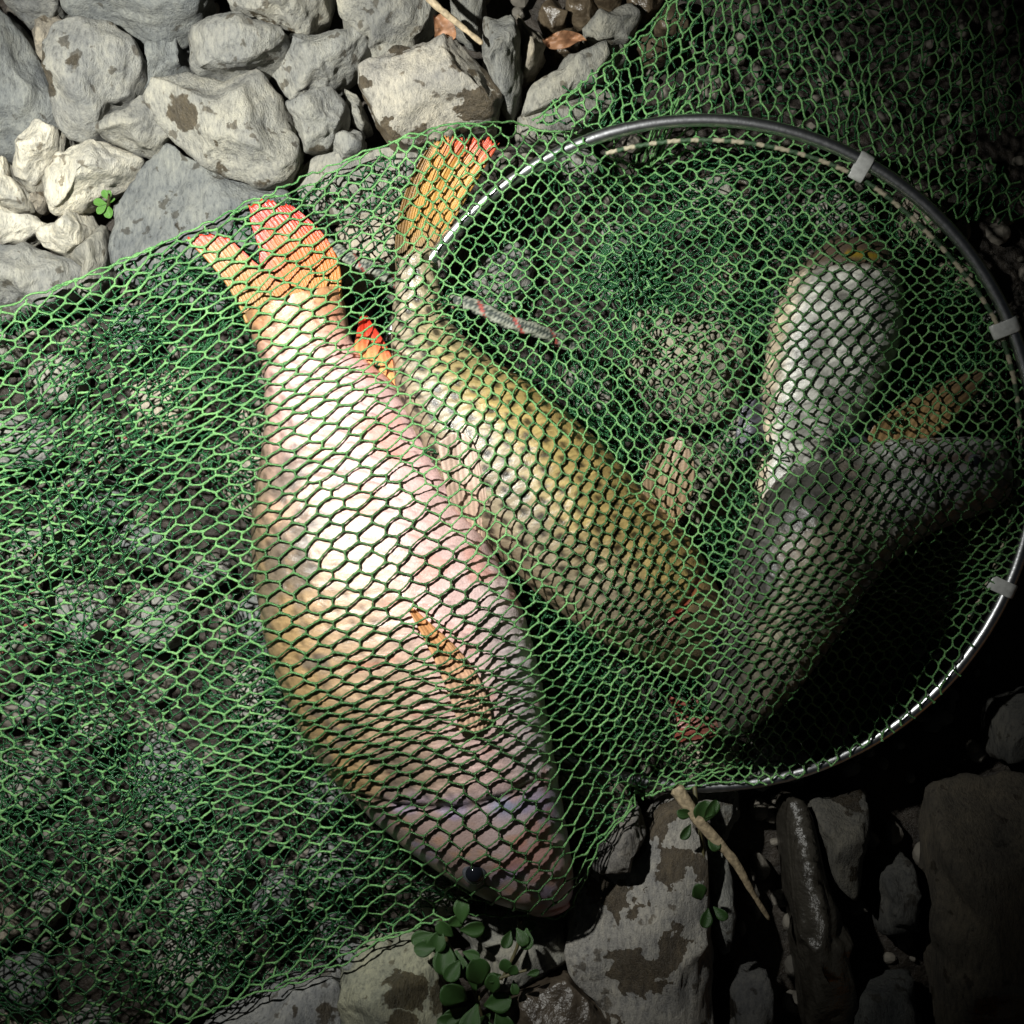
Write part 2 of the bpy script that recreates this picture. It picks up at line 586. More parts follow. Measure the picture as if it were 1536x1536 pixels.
GREY = (0.285, 0.29, 0.275)
LIGHT = (0.34, 0.338, 0.305)
WHITE = (0.62, 0.60, 0.52)
SLATE = (0.225, 0.24, 0.24)
TAN = (0.42, 0.38, 0.31)

# open stones, upper left of the net
stone([(-70, 5), (0, 8), (18, 25), (40, 60), (62, 110), (76, 150), (82, 178), (70, 202), (30, 222), (-40, 235), (-80, 120)], 0.052, 0.07,
      tint=SLATE, wet=0.3, label='large dark grey stone with a shaded sloping face beside the tan-sided block', tilt=(-0.15, 0.1))
stone([(8, -60), (85, -60), (88, 8), (66, 29), (32, 29), (12, 12)], 0.045, 0.06, tint=GREY, wet=0.2, label='small squarish grey stone wedged above the large dark stone')
stone([(90, -70), (305, -70), (312, -5), (300, 22), (280, 36), (250, 52), (222, 58), (196, 50), (150, 42), (108, 32), (92, 15)], 0.055, 0.07, tint=SLATE, wet=0.3,
      label='broad blue-grey stone with a curved lower edge above the rounded blocks', tilt=(0, 0.15))
stone([(38, 48), (78, 22), (106, 38), (96, 62), (84, 100), (66, 95), (50, 75)], 0.032, 0.05, level=4, tint=TAN, wet=0.1, label='small tan stone sunk between two larger grey blocks')
stone([(100, 42), (140, 36), (172, 42), (206, 64), (219, 86), (216, 112), (196, 144), (164, 158), (148, 196), (124, 217), (98, 208), (83, 182), (80, 155), (77, 112), (76, 80), (88, 56)],
      0.058, 0.075, tint=GREY, wet=1.1, label='rounded grey block with a brown stain low on its right face', tilt=(-0.1, 0.15))
stone([(273, 34), (318, 17), (352, 18), (426, 41), (434, 56), (420, 77), (390, 96), (292, 106), (275, 96), (270, 62)], 0.066, 0.055, tint=GREY, wet=0.5,
      label='oblong grey stone with small dark spots lying on the big spotted slab')
stone([(212, 62), (270, 52), (278, 100), (240, 118), (205, 150), (196, 140), (217, 112)], 0.030, 0.045, level=4, tint=SLATE, wet=0.1, label='blue-grey stone sunk in the gap beside the oblong stone')
stone([(144, 190), (152, 166), (206, 148), (248, 160), (252, 200), (226, 226), (190, 218), (152, 206)], 0.046, 0.045, tint=LIGHT, wet=0.1, label='smooth pale tongue-shaped stone butting against the big spotted slab')
stone([(212, 148), (236, 116), (280, 106), (330, 113), (378, 97), (402, 113), (426, 150), (436, 185), (448, 216), (446, 246), (430, 263), (385, 281), (350, 266), (310, 252), (280, 228), (252, 206), (232, 182)],
      0.062, 0.06, tint=LIGHT, wet=1.25, label='big flat pale slab dotted with dark brown drip stains', facets=7)
stone([(250, 212), (286, 236), (312, 252), (360, 268), (390, 284), (436, 282), (450, 320), (420, 420), (330, 470), (240, 450), (175, 425), (163, 400), (158, 372), (170, 332), (166, 312), (185, 275)],
      0.040, 0.055, tint=SLATE, wet=0.5, label='wide blue-grey slab that the orange tail fin rests on', facets=7)
stone([(50, 260), (90, 228), (130, 206), (186, 217), (213, 232), (190, 262), (125, 305), (84, 324), (62, 300)], 0.046, 0.05, tint=WHITE, wet=0.0,
      label='oblong chalky white stone above the small green sprig', facets=8)
stone([(17, 210), (60, 180), (90, 194), (86, 225), (62, 258), (42, 281), (20, 266)], 0.040, 0.055, tint=WHITE, wet=0.0, label='chalky white stone standing beside the oblong white stone')
stone([(-50, 232), (14, 236), (20, 268), (42, 290), (46, 316), (0, 322), (-50, 315)], 0.036, 0.05, tint=WHITE, wet=0.0, label='white chalky stone just above the low flat white one')
stone([(-60, 322), (0, 316), (50, 324), (72, 336), (34, 362), (-10, 372), (-60, 372)], 0.034, 0.045, tint=WHITE, wet=0.0, label='low flat white stone between two chalky neighbours')
stone([(58, 352), (108, 306), (124, 308), (138, 335), (122, 366), (96, 383), (66, 372)], 0.036, 0.045, tint=WHITE, wet=0.0, label='small crumbly white stone next to the green sprig')
stone([(-60, 380), (30, 360), (112, 385), (123, 400), (112, 432), (60, 462), (-20, 480), (-60, 470)], 0.044, 0.055, tint=GREY, wet=0.35, label='smooth grey stone touching the upper edge of the net')
stone([(106, 388), (140, 334), (152, 335), (160, 380), (158, 420), (135, 450), (112, 440), (124, 402)], 0.034, 0.045, tint=LIGHT, wet=0.0, level=4, label='narrow pale stone wedged beside the blue-grey slab')
stone([(35, 290), (58, 284), (68, 300), (58, 318), (40, 314)], 0.018, 0.03, level=4, tint=TAN, wet=0.0, label='little tan pebble in the gap between white stones', name='pebble')
stone([(318, -60), (494, -60), (488, 10), (466, 40), (446, 58), (432, 43), (345, 14)], 0.056, 0.065, tint=LIGHT, wet=0.95, label='pale stone with one large dark stain above the oblong stone')
stone([(392, 100), (438, 56), (480, 42), (548, 44), (558, 60), (540, 96), (500, 126), (432, 152), (408, 122)], 0.046, 0.05, tint=GREY, wet=0.3, label='broad grey stone with faint spots right of the big spotted slab')
stone([(430, 156), (500, 131), (520, 160), (516, 186), (490, 226), (456, 222), (440, 190)], 0.052, 0.05, tint=GREY, wet=0.45, label='blocky grey stone with a dark lower edge beside the spotted slab')
stone([(494, -60), (655, -60), (650, 20), (640, 40), (618, 62), (590, 90), (552, 92), (556, 60), (510, 35)], 0.060, 0.07, tint=LIGHT, wet=0.35, label='large pale stone with a crisp lower edge by the dry stalk')
stone([(530, 106), (578, 86), (592, 70), (636, 60), (682, 60), (716, 88), (728, 106), (756, 150), (742, 182), (690, 192), (622, 216), (590, 216), (560, 172), (540, 142)],
      0.066, 0.07, tint=(0.45, 0.43, 0.38), wet=1.8, label='angular pale block with large brown wet patches behind the fish tail', facets=8)
stone([(724, 16), (768, 24), (779, 46), (782, 140), (766, 168), (750, 142), (724, 96)], 0.062, 0.06, tint=GREY, wet=0.5, label='upright narrow grey stone with layered grain beside the stained block')
stone([(668, -60), (722, -60), (732, 14), (722, 62), (700, 56), (676, 30)], 0.036, 0.05, level=4, tint=GREY, wet=0.4, label='grey stone tucked behind the dry stalk')
stone([(776, 24), (812, 48), (816, 74), (802, 104), (784, 118), (780, 70)], 0.040, 0.05, level=4, tint=TAN, wet=0.3, label='small tan stone leaning on the upright narrow stone')
stone([(786, 142), (856, 74), (902, 64), (936, 60), (944, 84), (884, 132), (806, 172), (782, 180)], 0.042, 0.045, tint=LIGHT, wet=0.15, label='long pale stone sliding under the folded net edge')
stone([(772, 176), (830, 152), (900, 130), (930, 150), (860, 215), (775, 220)], 0.030, 0.04, level=4, tint=LIGHT, wet=0.3, label='pale stone under the net beside the hoop end')
stone([(868, 46), (900, 20), (942, 8), (964, 22), (944, 62), (892, 66)], 0.034, 0.045, level=4, tint=LIGHT, wet=0.1, label='small pale stone at the edge of the wet pebbles')
stone([(480, 216), (514, 186), (546, 200), (548, 230), (512, 246)], 0.036, 0.04, level=4, tint=GREY, wet=0.2, label='small grey stone below the blocky grey stone')
stone([(516, 134), (536, 146), (556, 186), (546, 200), (524, 182)], 0.030, 0.04, level=4, tint=LIGHT, wet=0.1, label='thin pale chip standing beside the stained block')
stone([(430, 262), (480, 236), (560, 226), (640, 212), (650, 260), (560, 330), (470, 330)], 0.030, 0.04, tint=LIGHT, wet=0.1, label='pale stone under the net between the two tail fins')
# wet pebbles by the dark water
for q, (cx, cy, r) in enumerate([(828, 22, 30), (872, 12, 28), (915, -8, 26), (850, 62, 26), (968, -12, 34), (1010, 30, 28), (985, 70, 26), (905, 100, 22)]):
    poly = [(cx + r * random.uniform(.75, 1.15) * math.cos(t), cy + r * random.uniform(.75, 1.15) * math.sin(t)) for t in np.linspace(0, 6.28, 9)[:-1]]
    stone(poly, 0.016 + 0.004 * random.random(), 0.03, level=4, tint=(0.13, 0.105, 0.075), wet=0, mat=M_WET, rough=0.5, name='pebble', cat='pebble',
          label='wet brown pebble beside the soaked leaf and folded net edge', group='wet brown pebbles beside the folded net')
# lower stones
stone([(868, 1315), (890, 1290), (945, 1300), (985, 1215), (1032, 1188), (1056, 1250), (1060, 1330), (1074, 1480), (1070, 1620), (950, 1620), (905, 1510), (852, 1455), (846, 1395), (856, 1345)],
      0.050, 0.07, tint=(0.40, 0.39, 0.37), wet=2.6, label='big grey boulder with wet black patches below the fish mouth', facets=7)
stone([(884, 1292), (930, 1226), (960, 1212), (969, 1250), (942, 1312), (905, 1314)], 0.058, 0.055, tint=(0.22, 0.21, 0.2), wet=0.9, label='small dark wet stone resting against the big boulder and net')
stone([(655, 1375), (780, 1360), (858, 1352), (852, 1452), (792, 1502), (742, 1512), (718, 1450), (688, 1402)], 0.030, 0.05, tint=LIGHT, wet=0.45, label='flat pale stone under the fish head behind the leafy plant')
stone([(508, 1432), (560, 1412), (622, 1404), (660, 1430), (668, 1500), (664, 1620), (508, 1620)], 0.038, 0.06, tint=(0.36, 0.37, 0.29), wet=1.8, label='mossy olive-grey stone left of the leafy plant')
stone([(300, 1540), (400, 1490), (500, 1462), (516, 1476), (518, 1620), (290, 1620)], 0.036, 0.06, tint=(0.30, 0.31, 0.32), wet=0.7, label='blue-grey stone along the lower edge of the net')
stone([(740, 1500), (850, 1466), (900, 1508), (980, 1546), (985, 1620), (740, 1620)], 0.048, 0.05, tint=(0.09, 0.075, 0.06), wet=0, mat=M_WET, label='dark brown wet stone in front of the big boulder')
stone([(1022, 1182), (1106, 1154), (1113, 1232), (1090, 1262), (1050, 1256)], 0.020, 0.045, level=4, tint=LIGHT, wet=0.4, label='pale square stone at the end of the net by the broken stick')
stone([(1050, 1272), (1090, 1264), (1102, 1330), (1092, 1440), (1068, 1410)], 0.034, 0.05, level=4, tint=GREY, wet=0.6, label='narrow grey stone under the broken stick')
stone([(1172, 1188), (1214, 1198), (1232, 1300), (1270, 1400), (1292, 1560), (1215, 1570), (1186, 1350)], 0.040, 0.06, tint=(0.045, 0.042, 0.037), wet=0, mat=M_WET, label='long wet stone, shade in its dark tint, beyond the stick')  # from here on, tints lowered so stone colour carries the dim corner's shade
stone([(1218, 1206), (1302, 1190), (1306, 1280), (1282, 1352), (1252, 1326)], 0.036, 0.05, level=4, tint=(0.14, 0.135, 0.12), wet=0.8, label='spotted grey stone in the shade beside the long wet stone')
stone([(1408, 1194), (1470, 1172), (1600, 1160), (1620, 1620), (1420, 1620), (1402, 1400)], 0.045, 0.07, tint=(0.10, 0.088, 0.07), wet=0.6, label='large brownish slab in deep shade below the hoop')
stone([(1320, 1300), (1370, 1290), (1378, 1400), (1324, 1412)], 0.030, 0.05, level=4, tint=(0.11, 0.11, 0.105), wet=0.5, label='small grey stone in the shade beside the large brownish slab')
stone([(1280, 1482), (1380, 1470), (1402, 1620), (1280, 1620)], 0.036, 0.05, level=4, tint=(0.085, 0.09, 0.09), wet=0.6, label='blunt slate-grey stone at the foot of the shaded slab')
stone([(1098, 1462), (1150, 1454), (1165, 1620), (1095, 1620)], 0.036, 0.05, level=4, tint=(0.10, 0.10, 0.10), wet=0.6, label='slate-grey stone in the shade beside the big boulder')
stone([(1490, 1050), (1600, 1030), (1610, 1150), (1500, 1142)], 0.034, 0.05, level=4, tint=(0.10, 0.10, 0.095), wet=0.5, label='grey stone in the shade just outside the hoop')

# stones under the net: dart throwing, kept low so that the catch lies on them
placed = [(1045, 540, 70), (1030, 720, 60)]
stone([(955, 470), (1010, 440), (1090, 455), (1128, 520), (1120, 610), (1060, 640), (985, 620), (945, 560)], 0.036, 0.045, tint=(0.42, 0.40, 0.32), wet=0.2, label='large beige stone seen through the net between the olive-gold and silvery fish')
stone([(960, 690), (1020, 655), (1090, 670), (1110, 740), (1080, 820), (1030, 800), (985, 770)], 0.034, 0.045, tint=(0.42, 0.40, 0.32), wet=0.2, label='beige stone under the net behind the fin of the olive-gold fish')


def inside_poly(x, y, poly):
    c = False
    n = len(poly)
    for i in range(n):
        x0, y0 = poly[i]; x1, y1 = poly[(i + 1) % n]
        if (y0 > y) != (y1 > y) and x < (x1 - x0) * (y - y0) / (y1 - y0) + x0:
            c = not c
    return c


BAG = [(-160, 530), (0, 462), (150, 405), (280, 350), (380, 302), (480, 258), (590, 212), (690, 185), (800, 192), (920, 210),
       (1000, 300), (1100, 600), (1120, 900), (1110, 1148), (1030, 1172), (960, 1202), (900, 1270), (862, 1350), (835, 1374), (780, 1372), (700, 1374), (640, 1386),
       (560, 1420), (500, 1452), (400, 1488), (330, 1512), (200, 1570), (100, 1620), (-160, 1720)]
RC, RR = (1054, 680), 500


def in_net(x, y):
    return inside_poly(x, y, BAG) or ((x - RC[0]) ** 2 + (y - RC[1]) ** 2 < (RR - 6) ** 2 and x > 850)


rr_ = random.Random(5)
tries = 0
while len(placed) < 86 and tries < 9000:
    tries += 1
    x, y = rr_.uniform(-120, 1580), rr_.uniform(230, 1600)
    r = rr_.choice([62, 52, 46, 38, 30]) if tries < 5000 else rr_.choice([34, 28, 24])
    if not in_net(x, y):
        continue
    if y < 480 and x < 460:
        continue
    if (x > 840 and y > 1330) or (640 < x < 860 and y > 1360):
        continue
    if all((x - a) ** 2 + (y - b) ** 2 > (0.88 * (r + c)) ** 2 for a, b, c in placed):
        placed.append((x, y, r))
for (x, y, r) in placed[2:]:
    k = rr_.randint(7, 10)
    st = rr_.uniform(0, math.pi); ec = rr_.uniform(0.72, 1.0)
    pts = []
    for t in range(k):
        a_ = 2 * math.pi * t / k + rr_.uniform(-0.15, 0.15)
        q = r * rr_.uniform(0.86, 1.2)
        u, v = q * math.cos(a_) * 1.12, q * math.sin(a_) * ec
        pts.append((x + u * math.cos(st) - v * math.sin(st), y + u * math.sin(st) + v * math.cos(st)))
    tn, tw = rr_.choice([(GREY, 'grey'), (LIGHT, 'pale'), (SLATE, 'blue-grey'), (TAN, 'tan')])
    where = ('left of the pale orange-tailed fish' if x < 420 and y < 1000 else 'by the lower folded edge of the net' if x < 620 and y >= 1000 else
             'beneath the pale orange-tailed fish' if x < 760 and y > 500 else 'between the fish tails and the hoop' if y < 620 else
             'beside the olive-gold fish inside the hoop' if x < 1120 else 'beneath the fish at the far side of the hoop')
    stone(pts, rr_.uniform(0.012, 0.031), 0.04, level=4, tint=tuple(1.2 * np.array(tn)), wet=rr_.uniform(0.3, 0.9),
          label=tw + ' stone under the green net, ' + where, group=tw + ' stones under the net ' + where)
# stones beyond the picture edge, so that the bank goes on
rr2 = random.Random(9)
ring_st = []
tries = 0
while len(ring_st) < 46 and tries < 4000:
    tries += 1
    x, y, r = rr2.uniform(-420, 1960), rr2.uniform(-420, 1960), rr2.uniform(50, 90)
    if -130 < x < 1660 and -130 < y < 1680:
        continue
    if (x > 1150 and y < 500) or (x < -60 and 430 < y < 1750):
        continue
    if all((x - a) ** 2 + (y - b) ** 2 > (0.95 * (r + c)) ** 2 for a, b, c in ring_st):
        ring_st.append((x, y, r))
for (x, y, r) in ring_st:
    pts = [(x + r * rr2.uniform(.85, 1.2) * math.cos(t), y + r * rr2.uniform(.85, 1.2) * math.sin(t)) for t in np.linspace(0, 6.283, 10)[:-1]]
    stone(pts, rr2.uniform(0.02, 0.05), 0.06, level=3, tint=GREY, wet=0.4, label='grey stone of the dark bank away from the net', group='bank stones around the catch')

# gravel in the gaps: uncountable
def gravel():
    V0, F0 = ico(2)
    r_ = np.random.default_rng(77)
    Vs, Fs, n = [], [], 0
    for _ in range(1500):
        px, py = r_.uniform(-100, 1640), r_.uniform(-100, 1640)
        s = r_.uniform(0.0025, 0.0075)
        c = at(px, py, -0.014)
        c[2] = -0.019 + r_.uniform(0, 0.008)
        sc = s * r_.uniform(0.6, 1.25, 3)
        V = V0 * (1 + 0.22 * vnoise(V0 * 1.3 + r_.uniform(0, 40, 3), 5))[:, None] * sc + c
        Vs.append(V); Fs.append(F0 + n); n += len(V)
    o = link_mesh('gravel', np.concatenate(Vs), np.concatenate(Fs), M_GRAVEL, smooth=False)
    o['kind'] = 'stuff'
    tag(o, 'loose brown gravel in the gaps between the stones', 'gravel')


gravel()
H_ROCK = closing(H_ROCK, 3)

# ------------------------------------------------------------------ fish
H_FISH = np.full((GN, GN), -0.02)


def scales(a, q, pitch, seed):
    """Overlapping scales in surface coordinates a (along, growing to the head) and q (around). Returns height 0..1, rim 0..1, spot 0..1."""
    u = a / (pitch * 0.62)
    v = q / pitch
    best = np.full(u.shape, -1e9)
    hgt = np.zeros(u.shape); rim = np.zeros(u.shape); core = np.zeros(u.shape); rid = np.zeros(u.shape)
    i0 = np.floor(u).astype(int)
    for di in range(-1, 4):
        i = i0 + di
        offs = 0.5 * (i % 2)
        j = np.rint(v - offs)
        du = (u - i) * 0.62
        dv = v - (j + offs)
        # scale centre i; free edge towards the tail (smaller u)
        d = np.sqrt((du * 0.92) ** 2 + (dv * 1.02) ** 2)
        ok = (d < 0.64)
        pr = np.where(ok, i, -1e9)
        sel = pr > best
        best = np.where(sel, pr, best)
        hgt = np.where(sel, np.clip((0.45 - du), 0, 1.1), hgt)
        rim = np.where(sel, np.clip((d - 0.50) / 0.13, 0, 1), rim)
        core = np.where(sel, np.clip(1 - np.sqrt((du + 0.15) ** 2 + dv ** 2 * 1.3) / 0.34, 0, 1), core)
        rid = np.where(sel, _hash(i.astype(np.int64), j.astype(np.int64), np.int64(3), seed), rid)
    return hgt, rim, core, rid


def fish_body(root, pairs, tip_tail, tip_head, zbase, thick, pigment, pitch, seed, ns=300, nc=120, head=0.22, amp=0.0009, roll=0.0, zlift=None):
    """Loft a body lying on its side. pairs: (Lx, Ly, Rx, Ry) picture points of both outlines, tail to head."""
    P = np.array(pairs, float)
    wid = np.hypot(P[:, 0] - P[:, 2], P[:, 1] - P[:, 3]) * S * 0.5
    tmax = thick
    tk = tmax * (wid / wid.max()) ** 0.85
    k = len(P)
    zl = np.zeros(k) if zlift is None else np.interp(np.linspace(0, 1, k), np.linspace(0, 1, len(zlift)), zlift)
    zm = zbase + tk + zl
    Lw = np.array([at(p[0], p[1], z) for p, z in zip(P, zm)])
    Rw = np.array([at(p[2], p[3], z) for p, z in zip(P, zm)])
    row = np.concatenate([Lw, Rw, tk[:, None]], 1)
    # end rows closing smoothly
    ht = at(tip_head[0], tip_head[1], zm[-1] * 0.9)
    row = np.concatenate([row, [np.concatenate([ht, ht, [0.0006]])]])
    ss = np.linspace(0, 1, ns) ** 1.0
    m = len(row)
    Q = resample(row, ns)
    # pull the last rows into a rounded end
    Lq, Rq, tq = Q[:, :3], Q[:, 3:6], np.maximum(Q[:, 6], 0.0005)
    C = (Lq + Rq) / 2
    A = (Rq - Lq) / 2
    f = np.linspace(0, 1, ns)
    last = (m - 2) / (m - 1)
    e = np.clip((f - last) / (1 - last), 0, 1)
    shrink = np.sqrt(np.clip(1 - e ** 2, 0, 1))
    # rebuild the closing part as an ellipse-like cap
    i_last = np.searchsorted(f, last)
    A0, t0 = A[i_last - 1], tq[i_last - 1]
    capm = e > 0
    A[capm] = A0 * shrink[capm, None]
    tq[capm] = t0 * shrink[capm]
    tq = np.maximum(tq, 0.0004)
    ph = np.linspace(0, 2 * math.pi, nc, endpoint=False)
    cs, sn = np.cos(ph), np.sin(ph)
    cl = np.sign(cs) * np.abs(cs) ** 0.95
    sl = np.sign(sn) * np.abs(sn) ** 0.90
    V = C[:, None, :] + A[:, None, :] * cl[None, :, None]
    V[..., 2] += tq[:, None] * sl[None, :]
    # arc coordinates
    wlen = np.linalg.norm(A, axis=1)
    along = np.concatenate([[0], np.cumsum(np.linalg.norm(np.diff(C, axis=0), axis=1))])
    ring = np.linalg.norm(np.diff(np.concatenate([V, V[:, :1]], 1), axis=1), axis=2)
    cum = np.concatenate([np.zeros((ns, 1)), np.cumsum(ring, 1)[:, :-1]], 1)
    # measure around from the middle of the upper flank
    mid = nc // 4
    q = cum - cum[:, mid:mid + 1]
    a = np.repeat(along[:, None], nc, 1)
    # normals
    dA = np.gradient(V, axis=0); dB = np.gradient(V, axis=1)
    N = np.cross(dA, dB); N /= np.linalg.norm(N, axis=2)[..., None] + 1e-12
    outw = V - C[:, None, :]
    sg = np.sign((N * outw).sum(2)); N *= np.where(sg == 0, 1, sg)[..., None]
    L = along[-1]
    s = a / L
    hgt, rim, core, rid = scales(a, q, pitch, seed)
    hm = np.clip((s - (1 - head)) / 0.012, 0, 1)          # 1 on the head: no scales
    endm = np.clip((1 - s) / 0.02, 0, 1)
    gx_ = (s - (1 - head) - 0.02 * np.cos(cl[None, :] * 2.2))
    gill = np.exp(-(gx_ / 0.006) ** 2) * (np.abs(cl[None, :]) < 0.85)
    disp = amp * hgt * (1 - hm) - 0.0016 * gill * endm
    disp += 0.0006 * fbm(V / 0.02, seed + 5, 2) * endm
    # slight operculum bulge
    disp += 0.0020 * np.exp(-((s - (1 - head * 0.62)) / (head * 0.28)) ** 2) * np.exp(-(cl[None, :] / 0.7) ** 2)
    # mouth crease
    V = V + N * disp[..., None]
    lat = np.repeat(cl[None, :], ns, 0)
    colr = pigment(s, lat, np.repeat(sl[None, :], ns, 0), V, hgt, rim, core, rid, hm, gill)
    Vf = V.reshape(-1, 3)
    F = grid_faces(ns, nc, True)
    o = link_mesh('body', Vf, F[:, ::-1], M_FISH, parent=root)
    set_col(o, 'pigment', np.clip(colr.reshape(-1, 3), 0, 1))
    splat(H_FISH, Vf)
    # close both ends with small fans
    return dict(V=V, N=N, C=C, A=A, t=tq)


def fin(root, name, ribs, pig, z=None, drape=False, n=40, m=46, thick=0.0008, ripple=0.0012, rays=14, ragged=0.0, seed=1, lift=0.0018):
    """A fin from picture ribs [(base),(mid),(tip)], with raised rays. z: heights at base, mid, tip."""
    R = np.array([[p[:2] for p in r] for r in ribs], float)       # k,3,2
    k = len(R)
    A = resample(R.reshape(k, -1), n).reshape(n, 3, 2)
    t = np.linspace(0, 1, m)[None, :, None]
    P = (1 - t) ** 2 * A[:, 0][:, None] + 2 * t * (1 - t) * (2 * A[:, 1] - 0.5 * (A[:, 0] + A[:, 2]))[:, None] + t ** 2 * A[:, 2][:, None]
    b = np.linspace(0, 1, n)
    if ragged:
        rg = 1 - ragged * np.abs(vnoise(np.stack([b * 26, b * 0 + seed, b * 0], -1), seed))
        base = P[:, :1]
        P = base + (P - base) * rg[:, None, None]
    tt = np.linspace(0, 1, m)
    if drape:
        Hs = np.maximum(H_FISH, H_ROCK)
        zz = np.full(P.shape[:2], 0.08)
        for _ in range(4):
            f = (HC - zz) / (HC - ZR)
            x = (P[..., 0] - 768) * S * f; y = (768 - P[..., 1]) * S * f
            zz = sample(Hs, x, y)
        zz = zz + lift
    else:
        zz = np.interp(tt, [0, 0.5, 1], z)[None, :] + np.zeros((n, 1))
    zz = zz + ripple * np.sin(b * 9 + seed)[:, None] * tt[None, :]
    ray = np.abs(np.sin(b * math.pi * rays))[:, None]
    f = (HC - zz) / (HC - ZR)
    x = (P[..., 0] - 768) * S * f; y = (768 - P[..., 1]) * S * f
    th = thick * (0.35 + 0.65 * (1 - tt[None, :])) * (0.45 + 0.75 * ray)
    top = np.stack([x, y, zz + th], -1); bot = np.stack([x, y, zz - th], -1)
    V = np.concatenate([top.reshape(-1, 3), bot.reshape(-1, 3)])
    F1 = grid_faces(n, m)
    F2 = F1[:, ::-1] + n * m
    # rim
    idx = np.arange(n * m).reshape(n, m)
    loop = np.concatenate([idx[0, :], idx[1:, -1], idx[-1, -2::-1], idx[-2:0:-1, 0]])
    l2 = np.roll(loop, -1)
    F3 = np.stack([loop, loop + n * m, l2 + n * m, l2], -1)
    c = pig(np.repeat(b[:, None], m, 1), np.repeat(tt[None, :], n, 0), np.repeat(ray, m, 1))
    o = link_mesh(name, V, np.concatenate([F1, F2, F3]), M_FIN, parent=root)
    set_col(o, 'pigment', np.clip(np.concatenate([c.reshape(-1, 3), c.reshape(-1, 3)]), 0, 1))
    splat(H_FISH, top.reshape(-1, 3))
    return o


def mixc(a, b, t):
    return np.asarray(a) * (1 - t[..., None]) + np.asarray(b) * t[..., None]


def sstep(x, a, b):
    t = np.clip((x - a) / (b - a), 0, 1)
    return t * t * (3 - 2 * t)


def eye(root, px, py, r, H):
    z = 0.08
    for _ in range(4):
        p = at(px, py, z); z = float(sample(H, p[0], p[1]))
    p = at(px, py, z - r * 0.25)
    V, F = ico(3)
    o = link_mesh('eye', V * np.array([r, r, r * 0.75]) + p, F, M_IRIS, parent=root)
    V2, F2 = ico(3)
    q = link_mesh('pupil', V2 * np.array([r, r, r * 0.8]) * 0.78 + p + np.array([0, 0, r * 0.28]), F2, M_EYE, parent=o)
    q.matrix_parent_inverse = Matrix.Identity(4)
    q.matrix_parent_inverse = root.matrix_basis.inverted()
    q.matrix_parent_inverse = (o.matrix_parent_inverse @ Matrix.Identity(4)).inverted() @ root.matrix_basis.inverted()
    return o


# fish one: pale gold and pink, orange tail
F1 = empty('fish', at(640, 900, 0.034))
tag(F1, 'pale golden-pink fish with an orange tail fin lying under the net', 'fish', 'fish caught in the keep net')


def pig1(s, lat, up, V, hgt, rim, core, rid, hm, gill):
    n = fbm(V / 0.03, 41, 3); n_ = fbm(V / 0.010, 43, 3)
    base = mixc((0.36, 0.24, 0.11), (0.60, 0.42, 0.30), sstep(lat, -0.8, 0.0))
    base = mixc(base, (0.76, 0.53, 0.50), sstep(lat + 0.15 * n, -0.15, 0.5))
    base = mixc(base, (0.74, 0.68, 0.70), sstep(lat, 0.5, 0.95) * sstep(s, 0.35, 0.6))
    # towards the tail: more orange, pinker above
    base = mixc(base, (0.78, 0.49, 0.48), (1 - sstep(s, 0.12, 0.45)) * 0.8)
    base = mixc(base, (0.48, 0.22, 0.06), (1 - sstep(s, 0.0, 0.13)) * 0.85)
    # grey mottling on the back
    gm = sstep(n + 0.6 * n_, -0.1, 0.55) * (1 - sstep(lat, -0.5, 0.3)) * sstep(s, 0.12, 0.3)
    base = mixc(base, (0.13, 0.11, 0.09), gm * 0.85)
    base = mixc(base, (0.16, 0.12, 0.07), (1 - sstep(lat, -1.0, -0.68)) * 0.7)
    # head: lilac and pink
    hd = sstep(s, 0.70, 0.755)
    hc = mixc((0.46, 0.33, 0.30), (0.66, 0.50, 0.50), sstep(lat + 0.5 * n, -0.5, 0.5))
    hc = mixc(hc, (0.62, 0.36, 0.24), sstep(n_, 0.25, 0.7) * 0.6)
    hc = mixc(hc, (0.40, 0.34, 0.52), sstep(fbm(V / 0.016 + 9, 47, 2), 0.05, 0.5) * 0.75)
    hc = mixc(hc, (0.16, 0.12, 0.10), (1 - sstep(lat + 0.3 * n, -0.95, -0.35)) * 0.6)
    hc = mixc(hc, (0.34, 0.24, 0.20), np.exp(-((s - 0.835 - 0.02 * np.cos(lat * 3)) / 0.006) ** 2) * 0.6)
    hc = mixc(hc, (0.26, 0.36, 0.62), np.exp(-((s - 0.755) / 0.02) ** 2 - ((lat - 0.45) / 0.16) ** 2) * 0.7)
    base = mixc(base, hc, hd)
    base = mixc(base, (0.55, 0.14, 0.13), sstep(s, 0.955, 0.985) * sstep(lat, -0.2, 0.3) * 0.8)
    # scale pattern
    m = 1 - hm
    base = base * (1 - 0.42 * rim * m)[..., None] * (1 - (0.55 * sstep(core, 0.1, 0.7) * (0.25 + 0.75 * (1 - sstep(lat, -0.2, 0.35)))) * m)[..., None] * (0.90 + 0.18 * rid * m + 0.06 * (1 - m))[..., None]
    blush = sstep(fbm(V / 0.016 + 4, 49, 3), 0.35, 0.75)
    base = mixc(base, (0.70, 0.26, 0.18), blush * 0.45 * (lat > -0.4))
    return 0.9 * base * (1 - 0.6 * gill[..., None])


